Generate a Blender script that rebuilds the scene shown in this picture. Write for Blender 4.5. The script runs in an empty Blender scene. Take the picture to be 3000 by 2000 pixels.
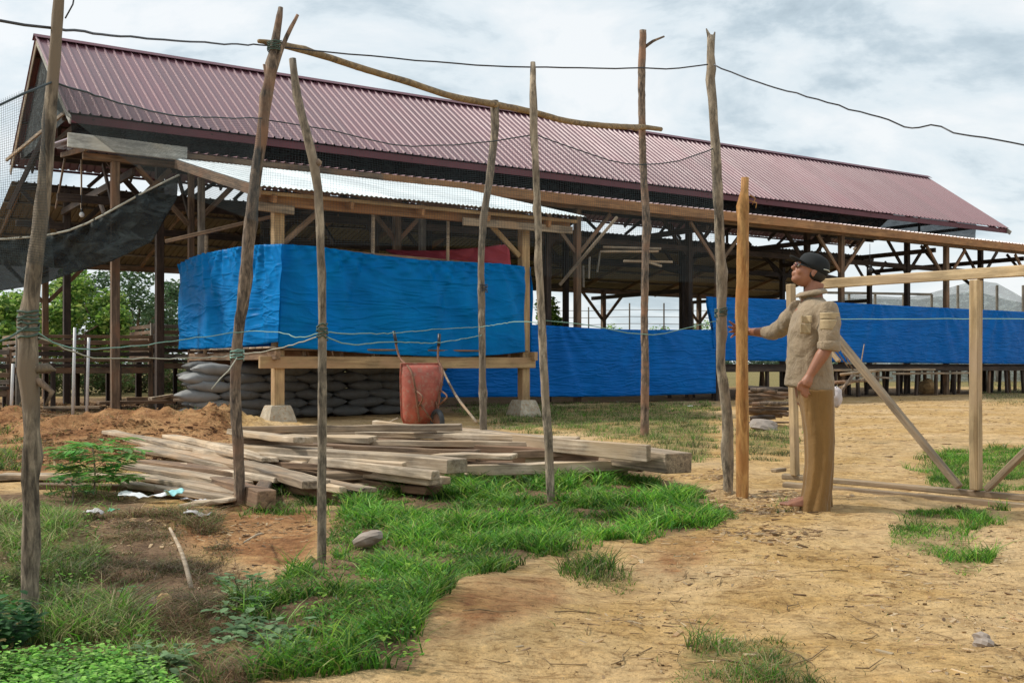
import bpy, bmesh, math, random
import numpy as np
from mathutils import Vector, Matrix, Euler

random.seed(7); np.random.seed(7)
S = bpy.context.scene
COL = S.collection

# ---------------------------------------------------------------- camera, world, sun, exposure
CAM_H = 0.95
F = 3150.0
cam = bpy.data.cameras.new('camera'); camo = bpy.data.objects.new('camera', cam); COL.objects.link(camo)
camo.location = (0, 0, CAM_H); camo.rotation_euler = (math.radians(90), 0, 0)
cam.sensor_width = 36; cam.lens = F / 3000 * 36; cam.shift_y = 70 / 3000
cam.clip_start = 0.05; cam.clip_end = 6000
S.camera = camo
S.view_settings.view_transform = 'Standard'; S.view_settings.look = 'None'
S.view_settings.exposure = 0.32; S.view_settings.gamma = 1; S.view_settings.use_curve_mapping = False
SUN_AZ = math.radians(-80)      # from +Y towards -X : the light comes from the left
SUN_EL = math.radians(48)
w = bpy.data.worlds.new('World'); S.world = w; w.use_nodes = True
nt = w.node_tree; nt.nodes.clear()
def N(nt, t, **k):
    n = nt.nodes.new(t)
    for a, b in k.items(): setattr(n, a, b)
    return n
out = N(nt, 'ShaderNodeOutputWorld')
sky = N(nt, 'ShaderNodeTexSky', sky_type='NISHITA', sun_disc=False)
sky.sun_elevation = SUN_EL; sky.sun_rotation = SUN_AZ; sky.dust_density = 2.0
bg1 = N(nt, 'ShaderNodeBackground'); bg1.inputs[1].default_value = 0.10
nt.links.new(sky.outputs[0], bg1.inputs[0])
tc = N(nt, 'ShaderNodeTexCoord')
sep = N(nt, 'ShaderNodeSeparateXYZ'); nt.links.new(tc.outputs['Generated'], sep.inputs[0])
def M(nt, op, a, b=None, c=None):
    n = N(nt, 'ShaderNodeMath', operation=op)
    for i, v in enumerate((a, b, c)):
        if v is None: continue
        if isinstance(v, (int, float)): n.inputs[i].default_value = v
        else: nt.links.new(v, n.inputs[i])
    return n.outputs[0]
zz = M(nt, 'ADD', M(nt, 'MAXIMUM', sep.outputs[2], 0.0), 0.34)
cx = M(nt, 'DIVIDE', sep.outputs[0], zz); cy = M(nt, 'DIVIDE', sep.outputs[1], zz)
cmb = N(nt, 'ShaderNodeCombineXYZ'); nt.links.new(cx, cmb.inputs[0]); nt.links.new(cy, cmb.inputs[1])
n1 = N(nt, 'ShaderNodeTexNoise'); n1.inputs['Scale'].default_value = 2.3; n1.inputs['Detail'].default_value = 7
n1.inputs['Roughness'].default_value = .60; n1.inputs['Distortion'].default_value = .35
mp = N(nt, 'ShaderNodeMapping'); mp.inputs['Location'].default_value = (3.3, 1.2, 0); mp.inputs['Rotation'].default_value = (0, 0, .5)
mp.inputs['Scale'].default_value = (1.0, 1.25, 1)
nt.links.new(cmb.outputs[0], mp.inputs[0]); nt.links.new(mp.outputs[0], n1.inputs['Vector'])
cr = N(nt, 'ShaderNodeValToRGB'); e = cr.color_ramp.elements
e[0].position = .32; e[0].color = (.40, .49, .55, 1)
e[1].position = .60; e[1].color = (.92, .95, .96, 1)
for p, c in ((.41, (.56, .66, .72, 1)), (.48, (.77, .85, .89, 1))):
    q = e.new(p); q.color = c
nt.links.new(n1.outputs[0], cr.inputs[0])
bg2 = N(nt, 'ShaderNodeBackground'); bg2.inputs[1].default_value = 0.86
nt.links.new(cr.outputs[0], bg2.inputs[0])
mx = N(nt, 'ShaderNodeMixShader'); mx.inputs[0].default_value = .88
nt.links.new(bg1.outputs[0], mx.inputs[1]); nt.links.new(bg2.outputs[0], mx.inputs[2])
nt.links.new(mx.outputs[0], out.inputs[0])
sl = bpy.data.lights.new('sun', 'SUN'); sl.energy = 2.9; sl.angle = math.radians(6); sl.color = (1, .95, .86)
so = bpy.data.objects.new('sun', sl); COL.objects.link(so)
sd = Vector((math.sin(SUN_AZ) * math.cos(SUN_EL), math.cos(SUN_AZ) * math.cos(SUN_EL), math.sin(SUN_EL)))
sd.normalize()
so.rotation_euler = sd.to_track_quat('Z', 'Y').to_euler(); so.location = (-20, 0, 30)

# ---------------------------------------------------------------- measuring helpers (site survey: picture reading -> metres)
K = 3000 / 2352.0
def P(x, y, D):
    return Vector(((x * K - 1500) / F * D, D, CAM_H + (1070 - y * K) * D / F))
def G(x, y, z=0.0):
    D = (CAM_H - z) * F / (y * K - 1070)
    return Vector(((x * K - 1500) / F * D, D, z))
AU = math.radians(33.8); CU, SU = math.cos(AU), math.sin(AU)
def W(u, o, z=0.0):            # shed frame: u along the long side, o across, z up
    return Vector((CU * u - SU * o, SU * u + CU * o, z))

# ---------------------------------------------------------------- noise and ground height
rs = np.random.RandomState(3); PT = rs.rand(256, 256)
def vnoise(x, y):
    xi = np.floor(x).astype(int); yi = np.floor(y).astype(int); fx = x - xi; fy = y - yi
    fx = fx * fx * (3 - 2 * fx); fy = fy * fy * (3 - 2 * fy)
    g = lambda a, b: PT[a & 255, b & 255]
    return (g(xi, yi) * (1 - fx) + g(xi + 1, yi) * fx) * (1 - fy) + (g(xi, yi + 1) * (1 - fx) + g(xi + 1, yi + 1) * fx) * fy - .5
def fbm(x, y, o=4):
    s = 0; a = 1.0; f = 1.0
    for i in range(o):
        s = s + a * vnoise(x * f + 17.3 * i, y * f + 5.1 * i); a *= .5; f *= 2.03
    return s
def blob(x, y, cx, cy, rx, ry, rot=0):
    c, s = math.cos(rot), math.sin(rot); dx = x - cx; dy = y - cy
    a = (dx * c + dy * s) / rx; b = (-dx * s + dy * c) / ry
    return np.exp(-(a * a + b * b))
MOUNDS = [(-6.0, 14.6, 2.4, 1.0, .17), (-8.6, 15.5, 1.8, 1.2, .19), (-4.4, 15.5, 1.2, .7, .2), (-3.6, 14.9, .9, .5, .12)]
def gh(x, y):
    x = np.asarray(x, float); y = np.asarray(y, float)
    fade = np.clip(1.2 - y / 60, 0, 1)
    h = .05 * fbm(x * .45, y * .45, 3) * fade + .030 * fbm(x * 3.1, y * 3.1, 4) * fade - .014 * np.clip(np.abs(fbm(x * 2.3 + 7, y * 2.3, 2)) - .12, 0, 1) * fade + .014 * fbm(x * 11, y * 11, 3) * np.clip(1 - y / 14, 0, 1)
    for cx_, cy_, rx, ry, a in MOUNDS:
        b = blob(x, y, cx_, cy_, rx, ry)
        h = h + b * a * (1 + 1.3 * fbm(x * 1.9, y * 1.9, 5) + .5 * np.abs(fbm(x * 5.5, y * 5.5, 3)))
    # cut bank beside the planks and shallow hollow left of the grass
    h = h - .06 * blob(x, y, -1.55, 5.6, .8, 1.0) + .05 * blob(x, y, -.3, 4.2, .8, 1.2) - .05 * blob(x, y, .55, 4.6, .5, .6)
    return h
POLE_FEET = [(-1.76, 3.92), (-1.82, 7.2), (-.94, 5.3), (-.28, 10.6), (.27, 7.25), (1.77, 14.4), (1.585, 7.9), (1.64, 7.67)]
_gh0 = gh
def gh(x, y):
    h = _gh0(x, y); x = np.asarray(x, float); y = np.asarray(y, float)
    for a, b in POLE_FEET: h = h + blob(x, y, a, b, .13, .11) * .035 * (1 + 2.2 * fbm(x * 14, y * 14, 2)) - blob(x, y, a, b, .30, .26) * .008
    return h
def ghf(x, y): return float(gh(np.array([x]), np.array([y]))[0])

# ---------------------------------------------------------------- materials
def mat(name):
    m = bpy.data.materials.new(name); m.use_nodes = True
    nt = m.node_tree; b = nt.nodes['Principled BSDF']
    return m, nt, b
def ramp(nt, fac, stops):
    r = N(nt, 'ShaderNodeValToRGB'); e = r.color_ramp.elements
    e[0].position, e[0].color = stops[0][0], (*stops[0][1], 1)
    e[1].position, e[1].color = stops[-1][0], (*stops[-1][1], 1)
    for p, c in stops[1:-1]:
        q = e.new(p); q.color = (*c, 1)
    nt.links.new(fac, r.inputs[0]); return r.outputs[0]
def noise(nt, vec, scale, detail=4, rough=.6, dist=0):
    n = N(nt, 'ShaderNodeTexNoise'); n.inputs['Scale'].default_value = scale; n.inputs['Detail'].default_value = detail
    n.inputs['Roughness'].default_value = rough; n.inputs['Distortion'].default_value = dist
    if vec is not None: nt.links.new(vec, n.inputs['Vector'])
    return n.outputs[0]
def coords(nt, kind='Object', scale=(1, 1, 1), jitter=True):
    t = N(nt, 'ShaderNodeTexCoord'); m = N(nt, 'ShaderNodeMapping'); m.inputs['Scale'].default_value = scale
    nt.links.new(t.outputs[kind], m.inputs[0])
    if jitter:
        o = N(nt, 'ShaderNodeObjectInfo'); c = N(nt, 'ShaderNodeCombineXYZ')
        r = M(nt, 'MULTIPLY', o.outputs['Random'], 37.0)
        nt.links.new(r, c.inputs[0]); nt.links.new(r, c.inputs[1]); nt.links.new(c.outputs[0], m.inputs['Location'])
    return m.outputs[0]
def mixc(nt, fac, a, b, mode='MIX'):
    n = N(nt, 'ShaderNodeMix', data_type='RGBA', blend_type=mode)
    for i, v in ((0, fac), (6, a), (7, b)):
        if isinstance(v, (int, float)): n.inputs[i].default_value = v
        elif isinstance(v, tuple): n.inputs[i].default_value = (*v, 1)
        else: nt.links.new(v, n.inputs[i])
    return n.outputs[2]
def bump(nt, b, h, strength=.4, dist=.01):
    n = N(nt, 'ShaderNodeBump'); n.inputs['Strength'].default_value = strength; n.inputs['Distance'].default_value = dist
    nt.links.new(h, n.inputs['Height']); nt.links.new(n.outputs[0], b.inputs['Normal'])
def wood(name, c1, c2, c3=None, rough=.8, stretch=(1.2, 26, 26), vary=.45, stain=.5, sst=(1.6, 4, 4)):
    m, nt, b = mat(name)
    v = coords(nt, 'Object', stretch)
    g = noise(nt, v, 1.0, 6, .7, .6)
    col = ramp(nt, g, [(.36, c1), (.48, tuple((a + d) / 2 for a, d in zip(c1, c2))), (.60, c2)])
    v2 = coords(nt, 'Object', sst); g2 = noise(nt, v2, 1.3, 5, .7)
    st = ramp(nt, g2, [(.38, (1 - stain,) * 3), (.62, (1, 1, 1))])
    col = mixc(nt, 1.0, col, st, 'MULTIPLY')
    if c3:
        g3 = noise(nt, coords(nt, 'Object', (.8, 2, 2)), 1.7, 3, .5)
        f = ramp(nt, g3, [(.5, (0, 0, 0)), (.66, (1, 1, 1))]); col = mixc(nt, f, col, c3)
    oi = N(nt, 'ShaderNodeObjectInfo')
    br = M(nt, 'MULTIPLY_ADD', oi.outputs['Random'], vary, 1 - vary / 2)
    hs = N(nt, 'ShaderNodeHueSaturation'); nt.links.new(col, hs.inputs['Color']); nt.links.new(br, hs.inputs['Value'])
    nt.links.new(hs.outputs[0], b.inputs['Base Color']); b.inputs['Roughness'].default_value = rough
    bump(nt, b, g, .9, .006)
    return m
MAT = {}
MAT['bark'] = wood('bark', (.085, .062, .04), (.47, .38, .27), (.22, .165, .11), stretch=(34, 34, 7), stain=.62, sst=(13, 13, 6))
MAT['bark_dark'] = wood('bark_dark', (.045, .03, .02), (.33, .235, .16), (.26, .14, .08), stretch=(34, 34, 7), stain=.62, sst=(13, 13, 6))
MAT['bark_tan'] = wood('bark_tan', (.15, .09, .04), (.42, .28, .13), (.27, .17, .07), stretch=(8, 24, 24), stain=.45)
MAT['peeled'] = wood('peeled', (.36, .15, .035), (.66, .36, .12), (.44, .19, .05), stretch=(26, 26, 4), stain=.45, sst=(12, 12, 4))
MAT['plank_grey'] = wood('plank_grey', (.17, .125, .085), (.53, .41, .28), (.35, .235, .14), stretch=(1.0, 34, 34))
MAT['plank_pale'] = wood('plank_pale', (.34, .24, .145), (.68, .55, .40), (.46, .33, .20), stretch=(1.0, 34, 34))
MAT['plank_brown'] = wood('plank_brown', (.10, .058, .032), (.31, .195, .11), (.18, .10, .055), stretch=(1.0, 34, 34))
MAT['beam_orange'] = wood('beam_orange', (.25, .115, .045), (.42, .22, .09), (.30, .14, .055), vary=.25, stain=.35)
MAT['beam_tan'] = wood('beam_tan', (.30, .19, .09), (.50, .34, .17), (.38, .23, .12), vary=.3, stain=.35)
MAT['gate_wood'] = wood('gate_wood', (.36, .24, .115), (.62, .46, .26), (.38, .27, .165), vary=.25, stain=.4)
MAT['gate_old'] = wood('gate_old', (.22, .155, .095), (.45, .34, .215), (.33, .23, .14), vary=.3, stain=.4)
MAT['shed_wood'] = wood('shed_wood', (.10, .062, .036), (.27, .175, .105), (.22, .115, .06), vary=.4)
MAT['shed_dark'] = wood('shed_dark', (.030, .020, .015), (.085, .055, .038), vary=.4)  # shed timber with the shade under the roof darkened into its colour
MAT['shed_grey'] = wood('shed_grey', (.17, .14, .11), (.33, .285, .225), vary=.3)

def paint(name, c, rough=.5, metal=0, var=.15, scale=3, bmp=0, spec=None, dirt=None):
    m, nt, b = mat(name)
    g = noise(nt, coords(nt, 'Object', (1, 1, 1)), scale, 5, .6)
    lo = tuple(x * (1 - var) for x in c); hi = tuple(min(1, x * (1 + var)) for x in c)
    col = ramp(nt, g, [(.3, lo), (.7, hi)])
    if dirt:
        g2 = noise(nt, coords(nt, 'Object', (1, 1, 1)), scale * 2.7, 6, .7)
        f = ramp(nt, g2, [(.5, (0, 0, 0)), (.64, (1, 1, 1))]); col = mixc(nt, f, col, dirt)
    nt.links.new(col, b.inputs['Base Color']); b.inputs['Roughness'].default_value = rough; b.inputs['Metallic'].default_value = metal
    if spec is not None: b.inputs['Specular IOR Level'].default_value = spec
    if bmp: bump(nt, b, g, bmp, .01)
    return m
MAT['concrete'] = paint('concrete', (.42, .37, .28), .9, var=.25, scale=9, bmp=.5, dirt=(.36, .22, .12))
MAT['white_wood'] = wood('white_wood', (.34, .32, .27), (.55, .53, .46), (.40, .36, .28))
MAT['black_plastic'] = paint('black_plastic', (.02, .02, .022), .45)
MAT['wire'] = paint('wire', (.035, .035, .04), .5)
MAT['net'] = paint('net', (.03, .045, .05), .8)
MAT['rope'] = paint('rope', (.20, .36, .30), .7)
MAT['rope_dark'] = paint('rope_dark', (.06, .10, .075), .8)
MAT['rope_tan'] = paint('rope_tan', (.42, .40, .32), .8)
MAT['pipe'] = paint('pipe', (.62, .62, .60), .45)
MAT['glass_bulb'] = paint('glass_bulb', (.75, .73, .70), .2)
MAT['barrow_red'] = paint('barrow_red', (.33, .080, .052), .7, var=.3, scale=5, dirt=(.30, .16, .11))
MAT['rubber'] = paint('rubber', (.035, .04, .045), .8)
MAT['rust'] = paint('rust', (.17, .08, .045), .8, var=.4, scale=12)
MAT['sack_white'] = paint('sack_white', (.23, .23, .22), .7, var=.2, scale=4, bmp=.4)
MAT['sack'] = paint('sack', (.12, .12, .115), .7, var=.2, scale=4, bmp=.4, dirt=(.10, .09, .075))  # grey-white sacks, colour lowered to carry the shade beneath the hut
MAT['rock'] = paint('rock', (.29, .24, .20), .9, var=.3, scale=9, bmp=.6)
MAT['rock_tan'] = paint('rock_tan', (.44, .28, .13), .95, var=.3, scale=6, bmp=.6)
MAT['litter_white'] = paint('litter_white', (.72, .74, .74), .5)
MAT['litter_grey'] = paint('litter_grey', (.48, .46, .46), .6)
MAT['litter_cyan'] = paint('litter_cyan', (.30, .62, .62), .4)
MAT['litter_green'] = paint('litter_green', (.10, .48, .26), .4)
MAT['skin'] = paint('skin', (.30, .125, .068), .5, var=.12, scale=14)
MAT['skin_foot'] = paint('skin_foot', (.46, .26, .20), .6)
MAT['hair'] = paint('hair', (.012, .011, .010), .6)
MAT['cap'] = paint('cap', (.008, .010, .011), .9)
MAT['cap_trim'] = paint('cap_trim', (.55, .58, .52), .7)
MAT['shirt_patch'] = paint('shirt_patch', (.42, .315, .18), .85, var=.1, scale=30)
MAT['lens'] = paint('lens', (.10, .02, .03), .15)
MAT['leather'] = paint('leather', (.05, .022, .018), .5)

def cloth(name, c, rough=.85, scale=60, wr=.6, fs=(1.2, 1.2, .6), fsc=7, fd=.02):
    m, nt, b = mat(name)
    v = coords(nt, 'Object', (1, 1, 1)); g = noise(nt, v, scale, 3, .6); g2 = noise(nt, coords(nt, 'Object', fs), fsc, 4, .6, .8)
    col = ramp(nt, g2, [(.3, tuple(x * .84 for x in c)), (.7, tuple(min(1, x * 1.12) for x in c))])
    nt.links.new(col, b.inputs['Base Color']); b.inputs['Roughness'].default_value = rough
    h = M(nt, 'ADD', M(nt, 'MULTIPLY', g, .12), g2)
    bump(nt, b, h, wr, fd)
    b.inputs['Sheen Weight'].default_value = .15
    return m
MAT['shirt'] = cloth('shirt', (.29, .215, .135), wr=.7, fs=(1.2, 1.2, .9), fsc=9, fd=.03)
MAT['trousers'] = cloth('trousers', (.225, .118, .030), wr=.5, fs=(1.3, 1.3, .25), fsc=8, fd=.04)
MAT['hand_towel'] = cloth('hand_towel', (.5, .45, .45))

def sheet_metal(name, c, c2, rough=.38, metal=.0, coat=0.0):
    m, nt, b = mat(name)
    g = noise(nt, coords(nt, 'Object', (.8, .5, .5)), 1.2, 5, .6)
    col = ramp(nt, g, [(.3, c), (.7, c2)])
    oi = N(nt, 'ShaderNodeObjectInfo'); br = M(nt, 'MULTIPLY_ADD', oi.outputs['Random'], .24, .88)
    hs = N(nt, 'ShaderNodeHueSaturation'); nt.links.new(col, hs.inputs['Color']); nt.links.new(br, hs.inputs['Value'])
    nt.links.new(hs.outputs[0], b.inputs['Base Color'])
    r = ramp(nt, g, [(.3, (rough,) * 3), (.7, (rough + .12,) * 3)]); nt.links.new(r, b.inputs['Roughness'])
    b.inputs['Coat Weight'].default_value = coat; b.inputs['Coat Roughness'].default_value = .22
    b.inputs['Metallic'].default_value = metal
    return m
MAT['roof_maroon'] = sheet_metal('roof_maroon', (.15, .056, .07), (.185, .07, .086), .44, .08, .42)
MAT['roof_maroon'].node_tree.nodes['Principled BSDF'].inputs['Specular IOR Level'].default_value = .8
MAT['ridge_maroon'] = sheet_metal('ridge_maroon', (.085, .018, .03), (.11, .025, .04), .4, .0)
MAT['fascia_maroon'] = paint('fascia_maroon', (.12, .03, .035), .6)
MAT['roof_white'] = sheet_metal('roof_white', (.56, .62, .64), (.70, .75, .76), .35, .35)
MAT['roof_grey'] = sheet_metal('roof_grey', (.10, .078, .056), (.17, .13, .09), .6, .0)  # sheet colour darkened for the shade on the underside

def tarp(name, c, dark, trans=.25, streaks=False):
    m, nt, b = mat(name); b.inputs['Specular IOR Level'].default_value = .10
    v = coords(nt, 'Object', (1, 1, 1), False)
    g = noise(nt, v, 1.3, 6, .62, .9); g2 = noise(nt, coords(nt, 'Object', (.4, .4, 5), False), 2.2, 4, .6, .4)
    col = ramp(nt, g, [(.3, dark), (.7, c)])
    nt.links.new(col, b.inputs['Base Color']); b.inputs['Roughness'].default_value = .45
    def ridge(rot, sc, scale):
        mpg = N(nt, 'ShaderNodeMapping'); mpg.inputs['Rotation'].default_value = rot; mpg.inputs['Scale'].default_value = sc
        tcg = N(nt, 'ShaderNodeTexCoord'); nt.links.new(tcg.outputs['Object'], mpg.inputs[0])
        q = noise(nt, mpg.outputs[0], scale, 3, .5, .5)
        return M(nt, 'POWER', M(nt, 'SUBTRACT', 1.0, M(nt, 'ABSOLUTE', M(nt, 'MULTIPLY_ADD', q, 6.0, -3.0))), 3.0)
    if streaks: r1 = ridge((0, 0, 0), (.35, .35, 3.2), 1.6); r2 = ridge((0, .2, 0), (.5, .5, 2.6), 2.3)
    else: r1 = ridge((0, .75, 0), (.5, .5, 2.6), .9); r2 = ridge((0, -.6, .3), (.5, .5, 2.4), 1.2)
    h = M(nt, 'ADD', M(nt, 'MULTIPLY', g, .35), M(nt, 'ADD', M(nt, 'MULTIPLY', r1, .40), M(nt, 'MULTIPLY', r2, .32))); bump(nt, b, h, .62 if not streaks else .5, .07)
    tr = N(nt, 'ShaderNodeBsdfTranslucent'); nt.links.new(col, tr.inputs[0])
    ms = N(nt, 'ShaderNodeMixShader'); ms.inputs[0].default_value = trans
    o = nt.nodes['Material Output']
    nt.links.new(b.outputs[0], ms.inputs[1]); nt.links.new(tr.outputs[0], ms.inputs[2]); nt.links.new(ms.outputs[0], o.inputs[0])
    return m
MAT['tarp_blue'] = tarp('tarp_blue', (.0, .30, .72), (.0, .21, .58), .42)
MAT['tarp_deep'] = tarp('tarp_deep', (.0, .155, .54), (.0, .12, .45), .12, True)
MAT['tarp_red'] = tarp('tarp_red', (.50, .09, .12), (.40, .07, .09), .3)

def shade(name, c, alpha):
    m, nt, b = mat(name)
    g = noise(nt, coords(nt, 'Object', (1, 1, 1), False), 3, 5, .7)
    g = noise(nt, coords(nt, 'Object', (1, 1, 2.2), False), 2.2, 6, .65, 1.2)
    col = ramp(nt, g, [(.3, tuple(x * .4 for x in c)), (.5, c), (.7, tuple(x * 2.6 for x in c))]); bump(nt, b, g, .9, .15)
    nt.links.new(col, b.inputs['Base Color']); b.inputs['Roughness'].default_value = .9
    t = N(nt, 'ShaderNodeBsdfTransparent'); ms = N(nt, 'ShaderNodeMixShader')
    a = M(nt, 'MULTIPLY_ADD', g, .3, alpha - .15); nt.links.new(a, ms.inputs[0])
    nt.links.new(t.outputs[0], ms.inputs[1]); nt.links.new(b.outputs[0], ms.inputs[2])
    nt.links.new(ms.outputs[0], nt.nodes['Material Output'].inputs[0])
    return m
MAT['shade_cloth'] = shade('shade_cloth', (.030, .037, .036), .84)
MAT['far_net'] = shade('far_net', (.33, .38, .38), .62)

def leafmat(name, base, trans=.42, rough=.5):
    m, nt, b = mat(name)
    at = N(nt, 'ShaderNodeAttribute'); at.attribute_name = 'tint'
    col = mixc(nt, 1.0, base, at.outputs['Color'], 'MULTIPLY')
    nt.links.new(col, b.inputs['Base Color']); b.inputs['Roughness'].default_value = rough
    b.inputs['Specular IOR Level'].default_value = .3
    tr = N(nt, 'ShaderNodeBsdfTranslucent'); nt.links.new(col, tr.inputs[0])
    ms = N(nt, 'ShaderNodeMixShader'); ms.inputs[0].default_value = trans
    nt.links.new(b.outputs[0], ms.inputs[1]); nt.links.new(tr.outputs[0], ms.inputs[2])
    nt.links.new(ms.outputs[0], nt.nodes['Material Output'].inputs[0])
    return m
MAT['leaf'] = leafmat('leaf', (1.0, 1.0, 1.0))

def ground_mat():
    m, nt, b = mat('ground')
    v = coords(nt, 'Object', (1, 1, 1), False)
    big = noise(nt, v, .55, 6, .62, .3); mid = noise(nt, v, 3.2, 7, .68, .4); fine = noise(nt, v, 26, 6, .75, .2)
    streak = noise(nt, coords(nt, 'Object', (2.2, 7, 7), False), 2.2, 6, .7, .8)
    sand = ramp(nt, mid, [(.28, (.27, .155, .055)), (.44, (.45, .285, .112)), (.70, (.58, .40, .19))])
    pale = ramp(nt, big, [(.42, (0, 0, 0)), (.62, (1, 1, 1))])
    sand = mixc(nt, M(nt, 'MULTIPLY', pale, .5), sand, (.64, .48, .30))
    clay = ramp(nt, noise(nt, v, 2.1, 8, .72, .6), [(.3, (.13, .055, .025)), (.44, (.27, .13, .055)), (.56, (.40, .22, .10)), (.74, (.50, .33, .16))])
    dirt = ramp(nt, mid, [(.3, (.08, .05, .03)), (.5, (.18, .115, .07)), (.7, (.34, .23, .13))])
    turf = ramp(nt, mid, [(.3, (.06, .07, .022)), (.5, (.13, .13, .045)), (.7, (.27, .22, .09))])
    a = N(nt, 'ShaderNodeAttribute'); a.attribute_name = 'soil'
    sp = N(nt, 'ShaderNodeSeparateColor'); nt.links.new(a.outputs['Color'], sp.inputs[0])
    def soft(f, amt=.8):
        x = M(nt, 'ADD', f, M(nt, 'ADD', M(nt, 'MULTIPLY', M(nt, 'SUBTRACT', mid, .5), amt * 2), M(nt, 'MULTIPLY', M(nt, 'SUBTRACT', fine, .5), .7)))
        return ramp(nt, x, [(.30, (0, 0, 0)), (.85, (1, 1, 1))])
    c = mixc(nt, soft(sp.outputs[0]), sand, clay)
    c = mixc(nt, soft(sp.outputs[1]), c, dirt)
    c = mixc(nt, soft(sp.outputs[2]), c, turf)
    fd = ramp(nt, fine, [(.34, (.50, .46, .42)), (.46, (.95, .95, .95)), (.55, (1, 1, 1)), (.68, (1.3, 1.25, 1.15))])
    c = mixc(nt, .8, c, fd, 'MULTIPLY')
    sk = ramp(nt, streak, [(.36, (.42, .36, .30)), (.46, (1, 1, 1)), (.62, (1, 1, 1)), (.72, (1.15, 1.1, 1.05))])
    c = mixc(nt, .7, c, sk, 'MULTIPLY')
    pt_ = noise(nt, v, 8.5, 6, .75, .5); pr_ = ramp(nt, pt_, [(.36, (.60, .53, .46)), (.47, (1, 1, 1)), (.60, (1.12, 1.1, 1.06))]); c = mixc(nt, .75, c, pr_, 'MULTIPLY')
    spk = noise(nt, v, 60, 3, .6); sp2 = ramp(nt, spk, [(.33, (.35, .3, .25)), (.41, (1, 1, 1))]); c = mixc(nt, .6, c, sp2, 'MULTIPLY')
    nt.links.new(c, b.inputs['Base Color']); b.inputs['Roughness'].default_value = .95; b.inputs['Specular IOR Level'].default_value = .15
    h = M(nt, 'ADD', M(nt, 'MULTIPLY', fine, .35), M(nt, 'ADD', mid, M(nt, 'MULTIPLY', streak, .4)))
    bump(nt, b, h, 1.0, .045)
    return m
MAT['ground'] = ground_mat()

# ---------------------------------------------------------------- object helpers
def tag(o, label=None, cat=None, group=None, kind=None):
    if label: o['label'] = label
    if cat: o['category'] = cat
    if group: o['group'] = group
    if kind: o['kind'] = kind
    return o
def empty(name, loc, label, cat, group=None):
    o = bpy.data.objects.new(name, None); COL.objects.link(o); o.location = loc; o.empty_display_size = .1
    return tag(o, label, cat, group)
def link(name, me, m, parent=None, mw=None, smooth=False):
    o = bpy.data.objects.new(name, me); COL.objects.link(o)
    if m is not None and not me.materials: me.materials.append(MAT[m] if isinstance(m, str) else m)
    if mw is None: mw = Matrix.Identity(4)
    if parent:
        o.parent = parent
        pm = PW.get(parent.name) or Matrix.Translation(parent.location)
        o.matrix_basis = pm.inverted() @ mw
    else: o.matrix_basis = mw
    PW[o.name] = mw
    if smooth:
        me.polygons.foreach_set('use_smooth', [True] * len(me.polygons))
    return o
PW = {}
def frame(p0, p1, up=Vector((0, 0, 1)), roll=0):
    x = (p1 - p0).normalized()
    if abs(x.dot(up)) > .98: up = Vector((SU, -CU, 0)) if abs(x.z) > .9 else Vector((0, 1, 0))
    y = up.cross(x).normalized(); z = x.cross(y)
    R = Matrix((x, y, z)).transposed().to_4x4()
    return Matrix.Translation((p0 + p1) / 2) @ R @ Matrix.Rotation(roll, 4, 'X')
def box_mesh(L, Wd, H, bev=.006, jit=0.0, seg=1):
    bm = bmesh.new()
    nx = max(1, seg)
    prev = None
    vs = []
    for i in range(nx + 1):
        x = -L / 2 + L * i / nx
        vs.append([bm.verts.new((x + random.uniform(-jit, jit) * (i in (0, nx)), sy * Wd / 2 + random.uniform(-jit, jit), sz * H / 2 + random.uniform(-jit, jit)))
                   for sy, sz in ((-1, -1), (1, -1), (1, 1), (-1, 1))])
    for i in range(nx):
        for k in range(4):
            bm.faces.new((vs[i][k], vs[i][(k + 1) % 4], vs[i + 1][(k + 1) % 4], vs[i + 1][k]))
    bm.faces.new(vs[0][::-1]); bm.faces.new(vs[-1])
    bmesh.ops.recalc_face_normals(bm, faces=bm.faces)
    if bev > 0:
        bmesh.ops.bevel(bm, geom=[e for e in bm.edges if e.calc_face_angle(0) > .5], offset=bev, segments=1, affect='EDGES')
    me = bpy.data.meshes.new('box'); bm.to_mesh(me); bm.free()
    return me
def beam(name, p0, p1, wd, h, m, parent=None, up=Vector((0, 0, 1)), jit=.003, bev=.006, roll=0, seg=1):
    p0 = Vector(p0); p1 = Vector(p1)
    me = box_mesh((p1 - p0).length, wd, h, bev, jit, seg); me.name = name
    return link(name, me, m, parent, frame(p0, p1, up, roll))
def np_mesh(name, verts, tris, smooth=False, tint=None):
    me = bpy.data.meshes.new(name)
    verts = np.asarray(verts, np.float32); tris = np.asarray(tris, np.int32)
    k = tris.shape[1]
    me.vertices.add(len(verts)); me.vertices.foreach_set('co', verts.ravel())
    me.loops.add(tris.size); me.loops.foreach_set('vertex_index', tris.ravel())
    me.polygons.add(len(tris)); me.polygons.foreach_set('loop_start', np.arange(len(tris), dtype=np.int32) * k)
    me.polygons.foreach_set('use_smooth', np.full(len(tris), smooth, bool))
    me.update(calc_edges=True)
    if tint is not None:
        a = me.color_attributes.new('tint', 'FLOAT_COLOR', 'POINT')
        c = np.ones((len(verts), 4), np.float32); c[:, :3] = tint; a.data.foreach_set('color', c.ravel())
    return me
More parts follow.
